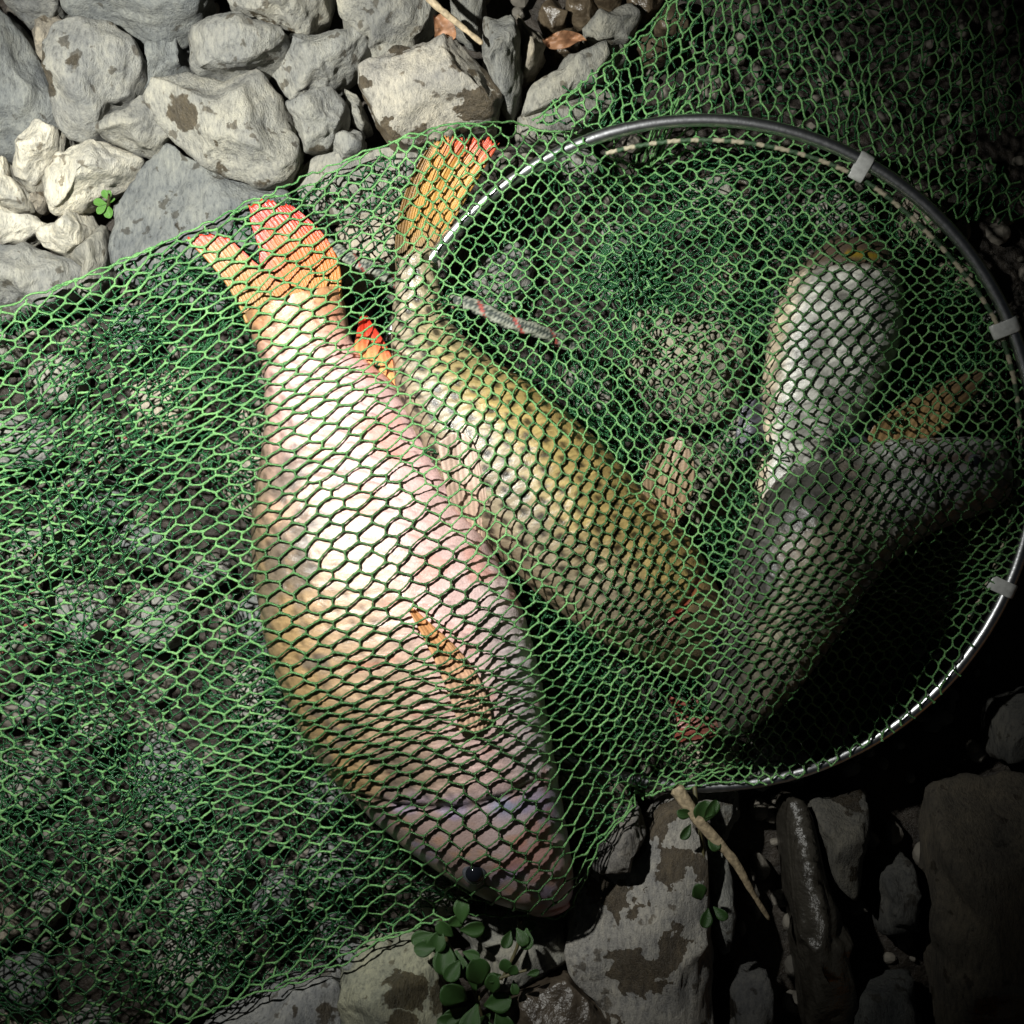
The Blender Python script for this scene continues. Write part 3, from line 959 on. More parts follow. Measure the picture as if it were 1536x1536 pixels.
B1 = fish_body(F1, [(372, 472, 508, 432), (393, 540, 530, 520), (402, 612, 590, 582), (395, 690, 640, 665), (387, 770, 688, 745), (390, 860, 742, 835),
                    (402, 950, 780, 910), (425, 1030, 802, 990), (462, 1110, 818, 1075), (520, 1185, 834, 1160), (588, 1250, 848, 1230),
                    (658, 1305, 857, 1288), (735, 1348, 860, 1330), (790, 1366, 853, 1352)],
               None, (828, 1372), 0.034, 0.038, pig1, 0.0125, 3, ns=380, nc=130, head=0.27, amp=0.0013)
# fish two: olive gold with a dark spot on every scale
F2 = empty('fish', at(830, 750, 0.034))
tag(F2, 'olive-gold fish with dark-spotted scales beside the pale orange-tailed fish', 'fish', 'fish caught in the keep net')


def pig2(s, lat, up, V, hgt, rim, core, rid, hm, gill):
    n = fbm(V / 0.03, 61, 3)
    base = mixc((0.30, 0.25, 0.17), (0.36, 0.27, 0.10), sstep(lat + 0.2 * n, -0.4, 0.3))
    base = mixc(base, (0.30, 0.20, 0.07), sstep(lat, 0.55, 0.95))
    base = mixc(base, (0.22, 0.17, 0.11), 1 - sstep(lat, -0.95, -0.5))
    base = mixc(base, (0.34, 0.30, 0.22), (1 - sstep(s, 0.05, 0.35)) * 0.7)
    hc = mixc((0.18, 0.14, 0.08), (0.30, 0.21, 0.10), sstep(lat + n, -0.3, 0.6))
    base = mixc(base, hc, sstep(s, 0.80, 0.84))
    m = 1 - hm
    base = base * (1 - 0.45 * rim * m)[..., None] * (1 - 0.88 * sstep(core, 0.12, 0.55) * m)[..., None] * (0.8 + 0.4 * rid * m)[..., None]
    base = mixc(base, (0.30, 0.02, 0.015), gill * (lat > -0.1) * (lat < 0.75))
    return base * (1 - 0.3 * gill[..., None])


B2 = fish_body(F2, [(598, 395, 652, 372), (590, 470, 668, 468), (590, 540, 715, 525), (605, 612, 775, 566), (640, 690, 836, 612), (690, 762, 890, 657),
                    (745, 830, 944, 713), (810, 892, 990, 765), (880, 945, 1038, 815), (950, 985, 1076, 880), (1010, 1010, 1096, 940), (1056, 1020, 1104, 985)],
               None, (1092, 1012), 0.032, 0.031, pig2, 0.0120, 5, ns=320, nc=110, head=0.20, amp=0.0010)
# fish three: silvery, head by the hoop
F3 = empty('fish', at(1240, 560, 0.034))
tag(F3, 'silvery large-scaled fish with its head up by the steel hoop', 'fish', 'fish caught in the keep net')


def pig3(s, lat, up, V, hgt, rim, core, rid, hm, gill):
    n = fbm(V / 0.012, 71, 3)
    base = mixc((0.70, 0.58, 0.42), (0.66, 0.66, 0.60), sstep(lat, -0.95, -0.65))
    base = mixc(base, (0.55, 0.60, 0.50), sstep(lat, 0.35, 0.9))
    base = mixc(base, (0.10, 0.09, 0.07), sstep(n, 0.0, 0.65) * 0.65)
    base = mixc(base, (0.20, 0.14, 0.10), sstep(s, 0.80, 0.86))
    base = mixc(base, (0.55, 0.38, 0.03), np.exp(-((s - 0.865) / 0.010) ** 2) * (np.abs(lat) < 0.35) * 0.9)
    m = 1 - hm
    return base * (1 - 0.55 * rim * m)[..., None] * (1 - 0.45 * core * m)[..., None] * (0.55 + 0.65 * rid * m)[..., None] * (1 - 0.5 * gill[..., None])


B3 = fish_body(F3, [(1100, 900, 1170, 870), (1125, 780, 1225, 742), (1138, 700, 1245, 680), (1140, 620, 1296, 622), (1148, 550, 1330, 556), (1160, 482, 1349, 486), (1186, 422, 1350, 430),
                    (1224, 376, 1338, 386), (1258, 352, 1318, 358)],
               None, (1290, 338), 0.032, 0.026, pig3, 0.0120, 8, ns=300, nc=100, head=0.17)
# fish four: dark olive, pale throat, head against the hoop
F4 = empty('fish', at(1250, 820, 0.040))
tag(F4, 'dark olive fish with a pale throat, half in shade by the right of the hoop', 'fish', 'fish caught in the keep net')


def pig4(s, lat, up, V, hgt, rim, core, rid, hm, gill):
    n = fbm(V / 0.02, 81, 3)
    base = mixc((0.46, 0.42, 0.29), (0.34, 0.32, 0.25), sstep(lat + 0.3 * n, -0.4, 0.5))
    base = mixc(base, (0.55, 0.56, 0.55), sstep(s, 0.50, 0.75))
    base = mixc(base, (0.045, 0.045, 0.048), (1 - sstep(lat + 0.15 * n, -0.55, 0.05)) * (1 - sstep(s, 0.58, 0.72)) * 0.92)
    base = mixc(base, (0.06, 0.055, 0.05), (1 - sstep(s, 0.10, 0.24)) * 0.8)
    base = mixc(base, (0.75, 0.76, 0.74), sstep(s, 0.62, 0.76) * (1 - sstep(lat, -0.95, -0.62)))
    base = mixc(base, (0.16, 0.08, 0.05), sstep(s, 0.66, 0.76) * np.exp(-((lat + 0.45) / 0.18) ** 2) * 0.85)
    base = mixc(base, (0.20, 0.15, 0.11), sstep(n, 0.2, 0.7) * 0.5)
    m = 1 - hm
    return base * (1 - 0.55 * rim * m)[..., None] * (1 - 0.45 * core * m)[..., None] * (0.55 + 0.65 * rid * m)[..., None] * (1 - 0.4 * gill[..., None])


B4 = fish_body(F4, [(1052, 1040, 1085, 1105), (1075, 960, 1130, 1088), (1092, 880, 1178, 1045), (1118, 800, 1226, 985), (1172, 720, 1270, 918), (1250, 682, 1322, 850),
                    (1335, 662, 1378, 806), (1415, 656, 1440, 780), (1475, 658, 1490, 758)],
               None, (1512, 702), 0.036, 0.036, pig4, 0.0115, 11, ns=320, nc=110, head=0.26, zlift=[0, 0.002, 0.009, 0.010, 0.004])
H_FISH = closing(H_FISH, 2)

ORANGE = np.array([0.50, 0.10, 0.012]); RED = np.array([0.50, 0.03, 0.012])


def p_tail1(b, t, ray):
    c = mixc((0.44, 0.19, 0.04), ORANGE, sstep(t, 0.1, 0.6))
    c = mixc(c, RED, sstep(t + 0.25 * b, 0.75, 1.05))
    c = mixc(c, (0.30, 0.20, 0.07), (1 - sstep(b, 0.25, 0.55)) * 0.7 * (1 - sstep(t, 0.8, 1.0)))
    return c * (0.78 + 0.26 * ray)[..., None]


fin(F1, 'tail_fin', [[(368, 485), (335, 420), (276, 355)], [(402, 480), (372, 412), (335, 352)], [(440, 470), (418, 430), (388, 392)], [(465, 465), (430, 385), (372, 306)],
                     [(488, 455), (464, 372), (412, 300)], [(511, 445), (500, 372), (442, 310)]], p_tail1, z=(0.055, 0.054, 0.056), rays=30, n=150, m=50, ragged=0.06, thick=0.0012, seed=2)
p_red = lambda b, t, ray: mixc((0.75, 0.34, 0.12), RED, sstep(t, 0.2, 0.8)) * (0.75 + 0.35 * ray)[..., None]
fin(F1, 'anal_fin', [[(530, 545), (532, 515), (540, 476)], [(560, 575), (562, 525), (548, 472)], [(600, 605), (592, 545), (556, 482)]], p_red, z=(0.050, 0.056, 0.062), rays=7)
p_pel = lambda b, t, ray: mixc((0.50, 0.35, 0.26), (0.46, 0.34, 0.28), t) * (0.66 + 0.4 * ray)[..., None]
fin(F1, 'pelvic_fin', [[(684, 800), (668, 730), (656, 664)], [(704, 808), (690, 725), (682, 650)], [(722, 815), (716, 735), (704, 656)], [(730, 805), (732, 750), (722, 695)]],
    p_pel, z=(0.074, 0.088, 0.090), rays=9)
p_pec = lambda b, t, ray: mixc((0.62, 0.40, 0.28), (0.55, 0.27, 0.11), sstep(t, 0.2, 0.9)) * (0.62 + 0.42 * ray)[..., None]
fin(F1, 'pectoral_fin', [[(690, 1100), (662, 1015), (612, 914)], [(718, 1098), (692, 1008), (620, 912)], [(738, 1080), (708, 1000), (634, 926)]], p_pec, drape=True, rays=7, lift=0.0022)
p_dor = lambda b, t, ray: mixc((0.20, 0.14, 0.07), (0.12, 0.09, 0.06), t) * (0.6 + 0.5 * ray)[..., None]
fin(F1, 'dorsal_fin', [[(410, 640), (400, 660), (394, 668)], [(400, 740), (388, 755), (378, 765)], [(405, 860), (390, 868), (381, 872)], [(425, 980), (412, 975), (404, 968)]],
    p_dor, z=(0.068, 0.058, 0.046), rays=16, n=80, m=10)
p_tail2 = lambda b, t, ray: mixc(mixc((0.30, 0.22, 0.12), (0.48, 0.25, 0.055), sstep(t, 0.05, 0.4)), (0.50, 0.07, 0.03), sstep(t, 0.72, 0.98) * sstep(b, 0.2, 0.5)) \
    * (0.74 + 0.3 * ray)[..., None] * (0.35 + 0.65 * sstep(b, 0.10, 0.28))[..., None]
fin(F2, 'tail_fin', [[(594, 410), (600, 312), (640, 222)], [(610, 402), (628, 300), (664, 203)], [(626, 396), (652, 292), (698, 206)], [(640, 390), (672, 300), (732, 204)],
                     [(654, 386), (690, 315), (750, 214)]], p_tail2, z=(0.042, 0.056, 0.070), rays=24, n=120, m=50, ragged=0.05, thick=0.0012, seed=4)
p_pec2 = lambda b, t, ray: mixc((0.30, 0.20, 0.10), (0.36, 0.26, 0.18), t) * (0.6 + 0.5 * ray)[..., None]
fin(F2, 'pectoral_fin', [[(985, 806), (962, 742), (974, 690)], [(992, 800), (984, 724), (994, 662)], [(1000, 798), (1012, 722), (1022, 656)], [(1008, 795), (1038, 742), (1040, 686)]],
    p_pec2, z=(0.066, 0.074, 0.078), rays=11)
p_dark = lambda b, t, ray: mixc((0.10, 0.10, 0.12), (0.07, 0.07, 0.09), t) * (0.5 + 0.6 * ray)[..., None]
fin(F3, 'dorsal_fin', [[(1347, 470), (1360, 462), (1370, 452)], [(1338, 540), (1352, 545), (1364, 540)], [(1300, 612), (1320, 622), (1338, 622)], [(1240, 680), (1266, 690), (1292, 694)]],
    p_dark, z=(0.058, 0.056, 0.052), rays=18, n=80, m=12)
fin(F3, 'pelvic_fin', [[(1150, 585), (1132, 596), (1116, 604)], [(1150, 630), (1128, 640), (1104, 652)], [(1158, 670), (1136, 680), (1110, 690)]], p_dark, z=(0.058, 0.062, 0.060), rays=8, n=40, m=20)
fin(F3, 'tail_fin', [[(1100, 900), (1085, 950), (1060, 1000)], [(1135, 890), (1120, 930), (1110, 970)], [(1168, 875), (1175, 930), (1180, 990)]], p_dark, z=(0.035, 0.034, 0.034), rays=14)
p_br = lambda b, t, ray: mixc((0.30, 0.19, 0.08), (0.12, 0.08, 0.045), sstep(t, 0.3, 1.0)) * (0.6 + 0.5 * ray)[..., None]
fin(F4, 'pectoral_fin', [[(1300, 672), (1310, 640), (1340, 612)], [(1330, 672), (1370, 610), (1440, 562)], [(1360, 668), (1410, 610), (1478, 558)], [(1390, 662), (1430, 630), (1470, 585)]],
    p_br, z=(0.066, 0.070, 0.066), rays=9)
p_t4 = lambda b, t, ray: mixc((0.14, 0.07, 0.05), (0.30, 0.07, 0.05), t) * (0.6 + 0.5 * ray)[..., None]
fin(F4, 'tail_fin', [[(1058, 1035), (1030, 1050), (1000, 1040)], [(1068, 1065), (1040, 1075), (1015, 1078)], [(1085, 1098), (1055, 1110), (1010, 1115)]], p_t4, z=(0.050, 0.046, 0.042), rays=12)
eye(F1, 712, 1308, 0.0070, H_FISH)
eye(F2, 1078, 965, 0.0045, H_FISH)
eye(F3, 1285, 351, 0.0036, H_FISH)
eye(F4, 1462, 692, 0.0042, H_FISH)

# ------------------------------------------------------------------ keep net
NET = empty('keep_net', at(800, 760, 0.0))
tag(NET, 'green hexagonal-mesh keep net with a steel hoop draped over the fish', 'keep net')


def hoop_point(ang, R=RR, dz=0.0):
    """ang clockwise from the picture's right, in degrees."""
    a = math.radians(ang)
    x, y = RC[0] + R * math.cos(a), RC[1] + R * math.sin(a)
    z = 0.048 + 0.020 * math.cos(a) - 0.026 * math.sin(a) + dz
    return x, y, z


hoop = np.array([at(*hoop_point(a)) for a in np.linspace(0, 360, 361)])
V, F, _, _ = tube(hoop, 0.0035, 14)
ho = link_mesh('hoop', V, F, M_STEEL, parent=NET)
# joint sleeve where the hoop goes under the net
sl_ = np.array([at(*hoop_point(a)) for a in np.linspace(250, 257, 12)])
V, F, _, _ = tube(sl_, 0.0038, 14)
s_ = link_mesh('joint_sleeve', V, F, M_STEEL, parent=NET)


def clip(ang):
    """band round hoop and hem cord"""
    a = math.radians(ang)
    o3 = at(*hoop_point(ang)); i3 = at(*hoop_point(ang, RR - 24, -0.001))
    tdir = at(*hoop_point(ang + 0.5)) - at(*hoop_point(ang - 0.5)); tdir /= np.linalg.norm(tdir)
    side = (i3 - o3); side /= np.linalg.norm(side)
    up = np.cross(tdir, side); up /= np.linalg.norm(up)
    if up[2] < 0:
        up = -up
    D = np.linalg.norm(i3 - o3)
    pts = []
    for t in np.linspace(math.pi / 2, 3 * math.pi / 2, 9):
        pts.append(o3 + side * 0.0043 * math.cos(t) + up * 0.0043 * math.sin(t))
    for t in np.linspace(-math.pi / 2, math.pi / 2, 9):
        pts.append(i3 + side * 0.0022 * math.cos(t) + up * 0.0022 * math.sin(t))
    pts = np.array(pts)
    cen = pts.mean(0)
    wd = 0.0042
    rows = []
    for sgn, gr in ((-1, 1.0), (-0.85, 1.06), (0.85, 1.06), (1, 1.0)):
        rows.append(cen + (pts - cen) * gr + tdir * wd * sgn)
    inner = [cen + (pts - cen) * 0.88 + tdir * wd * 1.0, cen + (pts - cen) * 0.88 - tdir * wd]
    V = np.concatenate(rows + inner + [rows[0]])
    F = grid_faces(7, len(pts), True)
    return link_mesh('clip', V, F, M_CLIP, parent=NET)


for a in (-61, -22.5, 24):
    clip(a)
# hem cord just inside the hoop, pale and dark wraps
hem = []
for a in np.linspace(-108, 32, 420):
    d = 24 + 6 * math.sin(math.radians(a) * 3) + (8 if -60 < a < -25 else 0) * math.sin(math.radians((a + 60) / 35 * 180))
    hem.append(at(*hoop_point(a, RR - d, -0.002)))
V, F, Lh, ph = tube(np.array(hem), 0.0013, 8, lobes=2, twist=2 * math.pi / 0.004, lobe_amp=0.2)
ho2 = link_mesh('hem_cord', V, F, M_CORD, parent=NET)
dash = (np.sin(Lh * 2 * math.pi / 0.012) + 0.6 * np.sin(Lh * 2 * math.pi / 0.031)) > 0.1
cc = np.where(dash[:, None], np.array([[0.42, 0.38, 0.27]]), np.array([[0.04, 0.09, 0.04]]))
set_col(ho2, 'pigment', cc)


def rope(pts_px, rad, name='draw_rope'):
    P = resample(np.array(pts_px, float), 160)
    z = np.zeros(len(P)) + 0.04
    W = np.array([at(p[0], p[1], p[2]) for p in P])
    V, F, L_, ph_ = tube(W, rad, 16, lobes=4, twist=2 * math.pi / 0.009, lobe_amp=0.13)
    o = link_mesh(name, V, F, M_ROPE, parent=NET)
    a_ = np.sin(L_ * 2 * math.pi / 0.004 + ph_ * 2) * np.sin(-L_ * 2 * math.pi / 0.004 + ph_ * 2)
    c_ = np.where((a_ > 0)[:, None], np.array([[0.26, 0.27, 0.22]]), np.array([[0.03, 0.04, 0.033]]))
    rd = (np.sin(L_ * 2 * math.pi / 0.022 + ph_) > 0.97)
    c_ = np.where(rd[:, None], np.array([[0.32, 0.05, 0.04]]), c_)
    set_col(o, 'pigment', c_)
    return o


rope([(490, 365, 0.050), (530, 392, 0.050), (570, 408, 0.047), (640, 450, 0.034), (700, 455, 0.052), (760, 482, 0.056), (806, 496, 0.054), (860, 520, 0.042)], 0.0040)
rope([(-40, 1010, 0.030), (40, 940, 0.031), (60, 830, 0.032), (95, 740, 0.033), (150, 690, 0.034), (190, 655, 0.030)], 0.0036)

# ---- heights of the sheets of mesh
F_px = (HC - 0.05) / (HC - ZR) * S
PXG = GXX / F_px + 768
PYG = 768 - GYY / F_px


def poly_mask(poly):
    c = np.zeros(PXG.shape, bool)
    n = len(poly)
    for i in range(n):
        x0, y0 = poly[i]; x1, y1 = poly[(i + 1) % n]
        if y0 == y1:
            continue
        cond = ((y0 > PYG) != (y1 > PYG)) & (PXG < (x1 - x0) * (PYG - y0) / (y1 - y0) + x0)
        c ^= cond
    return c


disc = ((PXG - RC[0]) ** 2 + (PYG - RC[1]) ** 2 < (RR - 8) ** 2) & (PXG > 850)
bagm = poly_mask(BAG)
mask = bagm | disc
ang_g = np.arctan2(PYG - RC[1], PXG - RC[0])
hoop_z = 0.048 + 0.020 * np.cos(ang_g) - 0.026 * np.sin(ang_g)
obs = np.maximum(H_ROCK, closing(H_FISH, 1)) + 0.0010
hoop_left = (np.abs(np.hypot(PXG - RC[0], PYG - RC[1]) - RR) < 14) & bagm
obs = np.where(hoop_left, np.maximum(obs, hoop_z + 0.005), obs)
H_SM = blur(fill(H_ROCK, 8), 14)
pin = np.where(disc | (PXG > 1000), hoop_z, H_SM + 0.002)
low_arc = (ang_g > math.radians(34)) & (ang_g < math.radians(112)) & (np.hypot(PXG - RC[0], PYG - RC[1]) > RR - 16) & (np.hypot(PXG - RC[0], PYG - RC[1]) < RR + 40) & ~(bagm & (PXG < 990))
pin = np.where(low_arc, hoop_z + 0.0045, pin)
mask = mask & ~low_arc
pin = np.where((PXG < -40), np.maximum(pin, 0.060), pin)


def membrane(obs, mask, pin, it=700, g=0.000012):
    Z = np.where(mask, np.maximum(obs, 0.05), pin)
    for _ in range(it):
        P = np.pad(Z, 1, mode='edge')
        A = 0.25 * (P[:-2, 1:-1] + P[2:, 1:-1] + P[1:-1, :-2] + P[1:-1, 2:]) - g
        Z = np.where(mask, np.maximum(A, obs), pin)
    return Z


H_TOP = membrane(obs, mask, pin)
H_TOP = H_TOP + 0.0006
H_BOT = np.maximum(blur(H_ROCK, 3), H_ROCK) + 0.002
H_LOW = membrane(H_ROCK + 0.002, mask, H_SM, it=500, g=0.00001)


def strands(P0, P1, Hfun, rad, segs, sides, r_, sag=0.0, wob=0.8, twist=7.0, ecc=0.28):
    """Twisted cords between picture points, laid on the surface Hfun(x, y, px, py)."""
    n = len(P0)
    t = np.linspace(0, 1, segs + 1)[None, :, None]
    P = P0[:, None] * (1 - t) + P1[:, None] * t
    d = P1 - P0
    ln = np.linalg.norm(d, axis=1)[:, None] + 1e-9
    nrm = np.stack([-d[:, 1], d[:, 0]], -1) / ln
    bow = r_.normal(0, wob, n)[:, None, None] * np.sin(math.pi * t)
    P = P + nrm[:, None] * bow
    z = np.full(P.shape[:2], 0.05)
    for _ in range(3):
        f = (HC - z) / (HC - ZR) * S
        x = (P[..., 0] - 768) * f; y = (768 - P[..., 1]) * f
        z = Hfun(x, y, P[..., 0], P[..., 1])
    W = np.stack([x, y, z], -1)
    T = np.gradient(W, axis=1)
    T /= np.linalg.norm(T, axis=2)[..., None] + 1e-12
    up = np.array([0.05, 0.02, 1.0])
    A = np.cross(T, up); A /= np.linalg.norm(A, axis=2)[..., None] + 1e-9
    B = np.cross(A, T)
    ph = np.linspace(0, 2 * math.pi, sides, endpoint=False)[None, None, :]
    psi = (r_.uniform(0, 6.28, n)[:, None] + twist * np.linspace(0, 1, segs + 1)[None, :])[..., None]
    endt = 1 + 0.45 * np.abs(2 * np.linspace(0, 1, segs + 1) - 1)[None, :, None] ** 3
    R = np.asarray(rad).reshape(-1, 1, 1) * r_.uniform(0.82, 1.18, n)[:, None, None] * endt * (1 + ecc * np.cos(2 * (ph - psi)))
    V = W[:, :, None, :] + A[:, :, None, :] * (R * np.cos(ph))[..., None] + B[:, :, None, :] * (R * np.sin(ph))[..., None]
    V = V.reshape(-1, 3)
    base = grid_faces(segs + 1, sides, True)
    F = (base[None] + (np.arange(n) * (segs + 1) * sides)[:, None, None]).reshape(-1, 4)
    return V, F


def hexnet(U, Vn, mapf, keep, jit, r_, zig=0.27):
    """Hexagon lattice U columns by Vn rows -> edge end points in the picture plane."""
    k = np.arange(2 * U + 1)
    j = np.arange(Vn + 1)
    K, J = np.meshgrid(k, j, indexing='ij')
    sgn = np.where((K + J) % 2 == 0, 1.0, -1.0)
    X, Y = mapf(K / 2.0, (J + zig * sgn))
    P = np.stack([X, Y], -1)
    P = P + r_.normal(0, jit, P.shape)
    e0, e1 = [], []
    e0.append(P[:-1].reshape(-1, 2)); e1.append(P[1:].reshape(-1, 2))
    dn = ((K + J) % 2 == 0)[:, :-1]
    e0.append(P[:, :-1][dn]); e1.append(P[:, 1:][dn])
    A, B = np.concatenate(e0), np.concatenate(e1)
    m = (A + B) / 2
    ok = keep(m[:, 0], m[:, 1])
    return A[ok], B[ok]


def vkeep(x, y):
    c = np.zeros(x.shape, bool)
    n = len(BAG)
    for i in range(n):
        x0, y0 = BAG[i]; x1, y1 = BAG[(i + 1) % n]
        if y0 == y1:
            continue
        c ^= ((y0 > y) != (y1 > y)) & (x < (x1 - x0) * (y - y0) / (y1 - y0) + x0)
    an = np.degrees(np.arctan2(y - RC[1], x - RC[0]))
    d = ((x - RC[0]) ** 2 + (y - RC[1]) ** 2 < (RR - 4 + 9 * ((an > 38) & (an < 110))) ** 2) & (x > 850)
    return c | d


# upper sheet: rows follow the folds of the bag
KX = np.array([-200, 0, 200, 400, 600, 800, 1000, 1200, 1400, 1600], float)
KV = np.array([0, .15, .35, .65, .85, 1.0])
KY = np.array([
    [540, 462, 385, 296, 214, 180, 188, 165, 150, 145],
    [690, 640, 548, 470, 395, 350, 340, 320, 310, 300],
    [800, 790, 742, 672, 600, 560, 540, 520, 500, 490],
    [1080, 1085, 1078, 1048, 1000, 950, 880, 840, 800, 780],
    [1400, 1390, 1330, 1260, 1190, 1150, 1070, 1010, 970, 950],
    [1740, 1660, 1578, 1494, 1406, 1380, 1200, 1180, 1170, 1160]], float)
NCOL, NROW = 64, 70


def interp_smooth(v, x):
    """bicubic-ish: Catmull in v over the lines, smooth linear in x"""
    cols = []
    for L_ in KY:
        # smooth interpolation along x
        xi = np.clip((x - KX[0]) / 200.0, 0, len(KX) - 1.001)
        i = xi.astype(int); f = xi - i
        g = lambda q: L_[np.clip(q, 0, len(KX) - 1)]
        p0, p1, p2, p3 = g(i - 1), g(i), g(i + 1), g(i + 2)
        cols.append(0.5 * (2 * p1 + (p2 - p0) * f + (2 * p0 - 5 * p1 + 4 * p2 - p3) * f ** 2 + (3 * p1 - p0 - 3 * p2 + p3) * f ** 3))
    C = np.stack(cols)
    # monotone cubic in v (finite-difference Hermite)
    h = np.diff(KV)
    dl = np.diff(C, axis=0) / h.reshape(-1, *([1] * x.ndim))
    m = np.concatenate([dl[:1], (dl[:-1] + dl[1:]) / 2, dl[-1:]])
    vv = np.clip(v, 0, 1)
    i = np.clip(np.searchsorted(KV, vv, side='right') - 1, 0, len(h) - 1)
    hh = h[i]; t = (vv - KV[i]) / hh
    take = lambda A, q: np.take_along_axis(A, q[None], 0)[0]
    y0, y1, m0, m1 = take(C, i), take(C, i + 1), take(m, i), take(m, i + 1)
    return (2 * t ** 3 - 3 * t ** 2 + 1) * y0 + (t ** 3 - 2 * t ** 2 + t) * hh * m0 + (-2 * t ** 3 + 3 * t ** 2) * y1 + (t ** 3 - t ** 2) * hh * m1


def map_top(u, j):
    v = j / NROW
    T = np.interp(v, [0, .35, .65, 1], [540, 640, 840, 900])
    X0 = -190.0
    n1 = (T - X0) / 38.0
    p2 = (1600 - T) / (NCOL - n1)
    # smooth change of the column pitch
    wv = 1 / (1 + np.exp(-(u - n1) / 2.2))
    xa = X0 + u * 38.0
    xb = T + (u - n1) * p2
    x = xa * (1 - wv) + xb * wv
    x = x + 10 * n2(x, v * 1300, 190, 91, 2)
    y = interp_smooth(v, x) + 9 * n2(x, v * 1300, 150, 93, 2)
    return x, y


r1 = np.random.default_rng(21)
A, B = hexnet(NCOL, NROW, map_top, vkeep, 1.0, r1)
ftop = lambda x, y, px, py: sample(H_TOP, x, y)
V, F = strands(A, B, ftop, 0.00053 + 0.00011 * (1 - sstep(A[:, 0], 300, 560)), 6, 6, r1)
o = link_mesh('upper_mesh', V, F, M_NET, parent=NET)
# shade painted into cords touching the fish, stronger low down and to the right
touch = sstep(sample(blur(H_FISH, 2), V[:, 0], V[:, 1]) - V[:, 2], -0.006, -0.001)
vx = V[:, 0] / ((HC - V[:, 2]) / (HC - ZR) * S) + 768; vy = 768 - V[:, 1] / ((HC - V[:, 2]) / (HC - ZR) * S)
cord_shade = touch * np.clip(sstep(vy, 560, 840) + sstep(vx, 1050, 1150) + 0.15, 0, 1)
set_col(o, 'wet', np.repeat(cord_shade[:, None], 3, 1))
o['kind'] = 'stuff'


# lower sheet on the stones, bunched and creased
def crumple_map(pu, pv, ang, x0, y0, amp, wl, seed):
    ca, sa = math.cos(ang), math.sin(ang)

    def f(u, j):
        X, Y = u * pu, j * pv
        x = x0 + X * ca - Y * sa
        y = y0 + X * sa + Y * ca
        return x + amp * n2(x, y, wl, seed, 2), y + amp * n2(x, y, wl, seed + 7, 2)
    return f


def sheet(name, mapf, U, Vn, keep, Hfun, rad, seed, segs=3, sides=4, mat=None, jit=2.0):
    r_ = np.random.default_rng(seed)
    A, B = hexnet(U, Vn, mapf, keep, jit, r_)
    V, F = strands(A, B, Hfun, rad, segs, sides, r_, wob=1.2, twist=4.0)
    o = link_mesh(name, V, F, mat or M_NETD, parent=NET)
    o['kind'] = 'stuff'
    return o


flow = lambda x, y, px, py: sample(H_LOW, x, y) + 0.002 * n2(px, py, 40, 5, 2)
def ikeep(x, y):
    return vkeep(x, y - 16) & vkeep(x, y + 16) & vkeep(x - 12, y) & vkeep(x + 12, y)


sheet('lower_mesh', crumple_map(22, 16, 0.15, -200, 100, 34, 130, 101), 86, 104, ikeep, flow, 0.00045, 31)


def keep_left(x, y):
    return ikeep(x, y) & (x < 700) & (n2(x, y, 130, 55, 2) > 0.0)


flow2 = lambda x, y, px, py: np.minimum(sample(H_LOW, x, y) + 0.006 + 0.006 * n2(px, py, 60, 15, 2), sample(H_TOP, x, y) - 0.002)
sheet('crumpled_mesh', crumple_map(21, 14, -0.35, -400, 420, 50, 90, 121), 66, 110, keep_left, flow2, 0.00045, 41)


def keep_hoop(x, y):
    d = np.hypot(x - RC[0], y - RC[1])
    return ikeep(x, y) & (x > 640) & ((d < 470)) & (n2(x, y, 150, 57, 2) > -0.55) & (np.hypot(x - 1040, (y - 560)) > 95) & (np.hypot(x - 1035, y - 720) > 70)


def flow3(x, y, px, py):
    lo, hi = sample(H_LOW, x, y), sample(H_TOP, x, y)
    k = np.clip(0.45 + 0.45 * n2(px, py, 45, 25, 3), 0.05, 0.92)
    return np.minimum(lo + (hi - lo) * k, hi - 0.0015)


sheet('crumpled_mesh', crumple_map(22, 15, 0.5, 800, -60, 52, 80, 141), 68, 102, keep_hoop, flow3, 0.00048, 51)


def flow4(x, y, px, py):
    lo, hi = sample(H_LOW, x, y), sample(H_TOP, x, y)
    k = np.clip(0.25 + 0.4 * n2(px, py, 35, 35, 3), 0.02, 0.85)
    return np.minimum(lo + (hi - lo) * k, hi - 0.0015)


sheet('crumpled_mesh', crumple_map(22, 16, -0.9, 560, 800, 58, 70, 161), 74, 98, keep_hoop, flow4, 0.00046, 61)



def fold_cord(pts, Hf, name, dz, seed, mat):
    r_ = np.random.default_rng(seed)
    P = resample(np.array(pts, float), len(pts) * 14)
    P = P + np.stack([n2(P[:, 0], P[:, 1], 14, seed, 2), n2(P[:, 0], P[:, 1], 14, seed + 3, 2)], -1) * 5.0
    z = np.full(len(P), 0.04)
    for _ in range(3):
        f = (HC - z) / (HC - ZR) * S
        x, y = (P[:, 0] - 768) * f, (768 - P[:, 1]) * f
        z = Hf(x, y, P[:, 0], P[:, 1])
    V, F, _, _ = tube(np.stack([x, y, z + dz], -1), 0.0006, 6, lobes=2, twist=1500, lobe_amp=0.3)
    return link_mesh(name, V, F, mat, parent=NET)


fold_cord(BAG[1:10], ftop, 'fold_edge', 0.0005, 5, M_NET)
fold_cord(BAG[13:-1], ftop, 'fold_edge', 0.0005, 8, M_NET)
# the next section of the net, outside the hoop, upper right
EDGE = [(800, 182), (838, 150), (900, 105), (960, 50), (1010, -10), (1060, -90), (1760, -90), (1760, 640), (1560, 640), (1560, 200), (920, 200)]


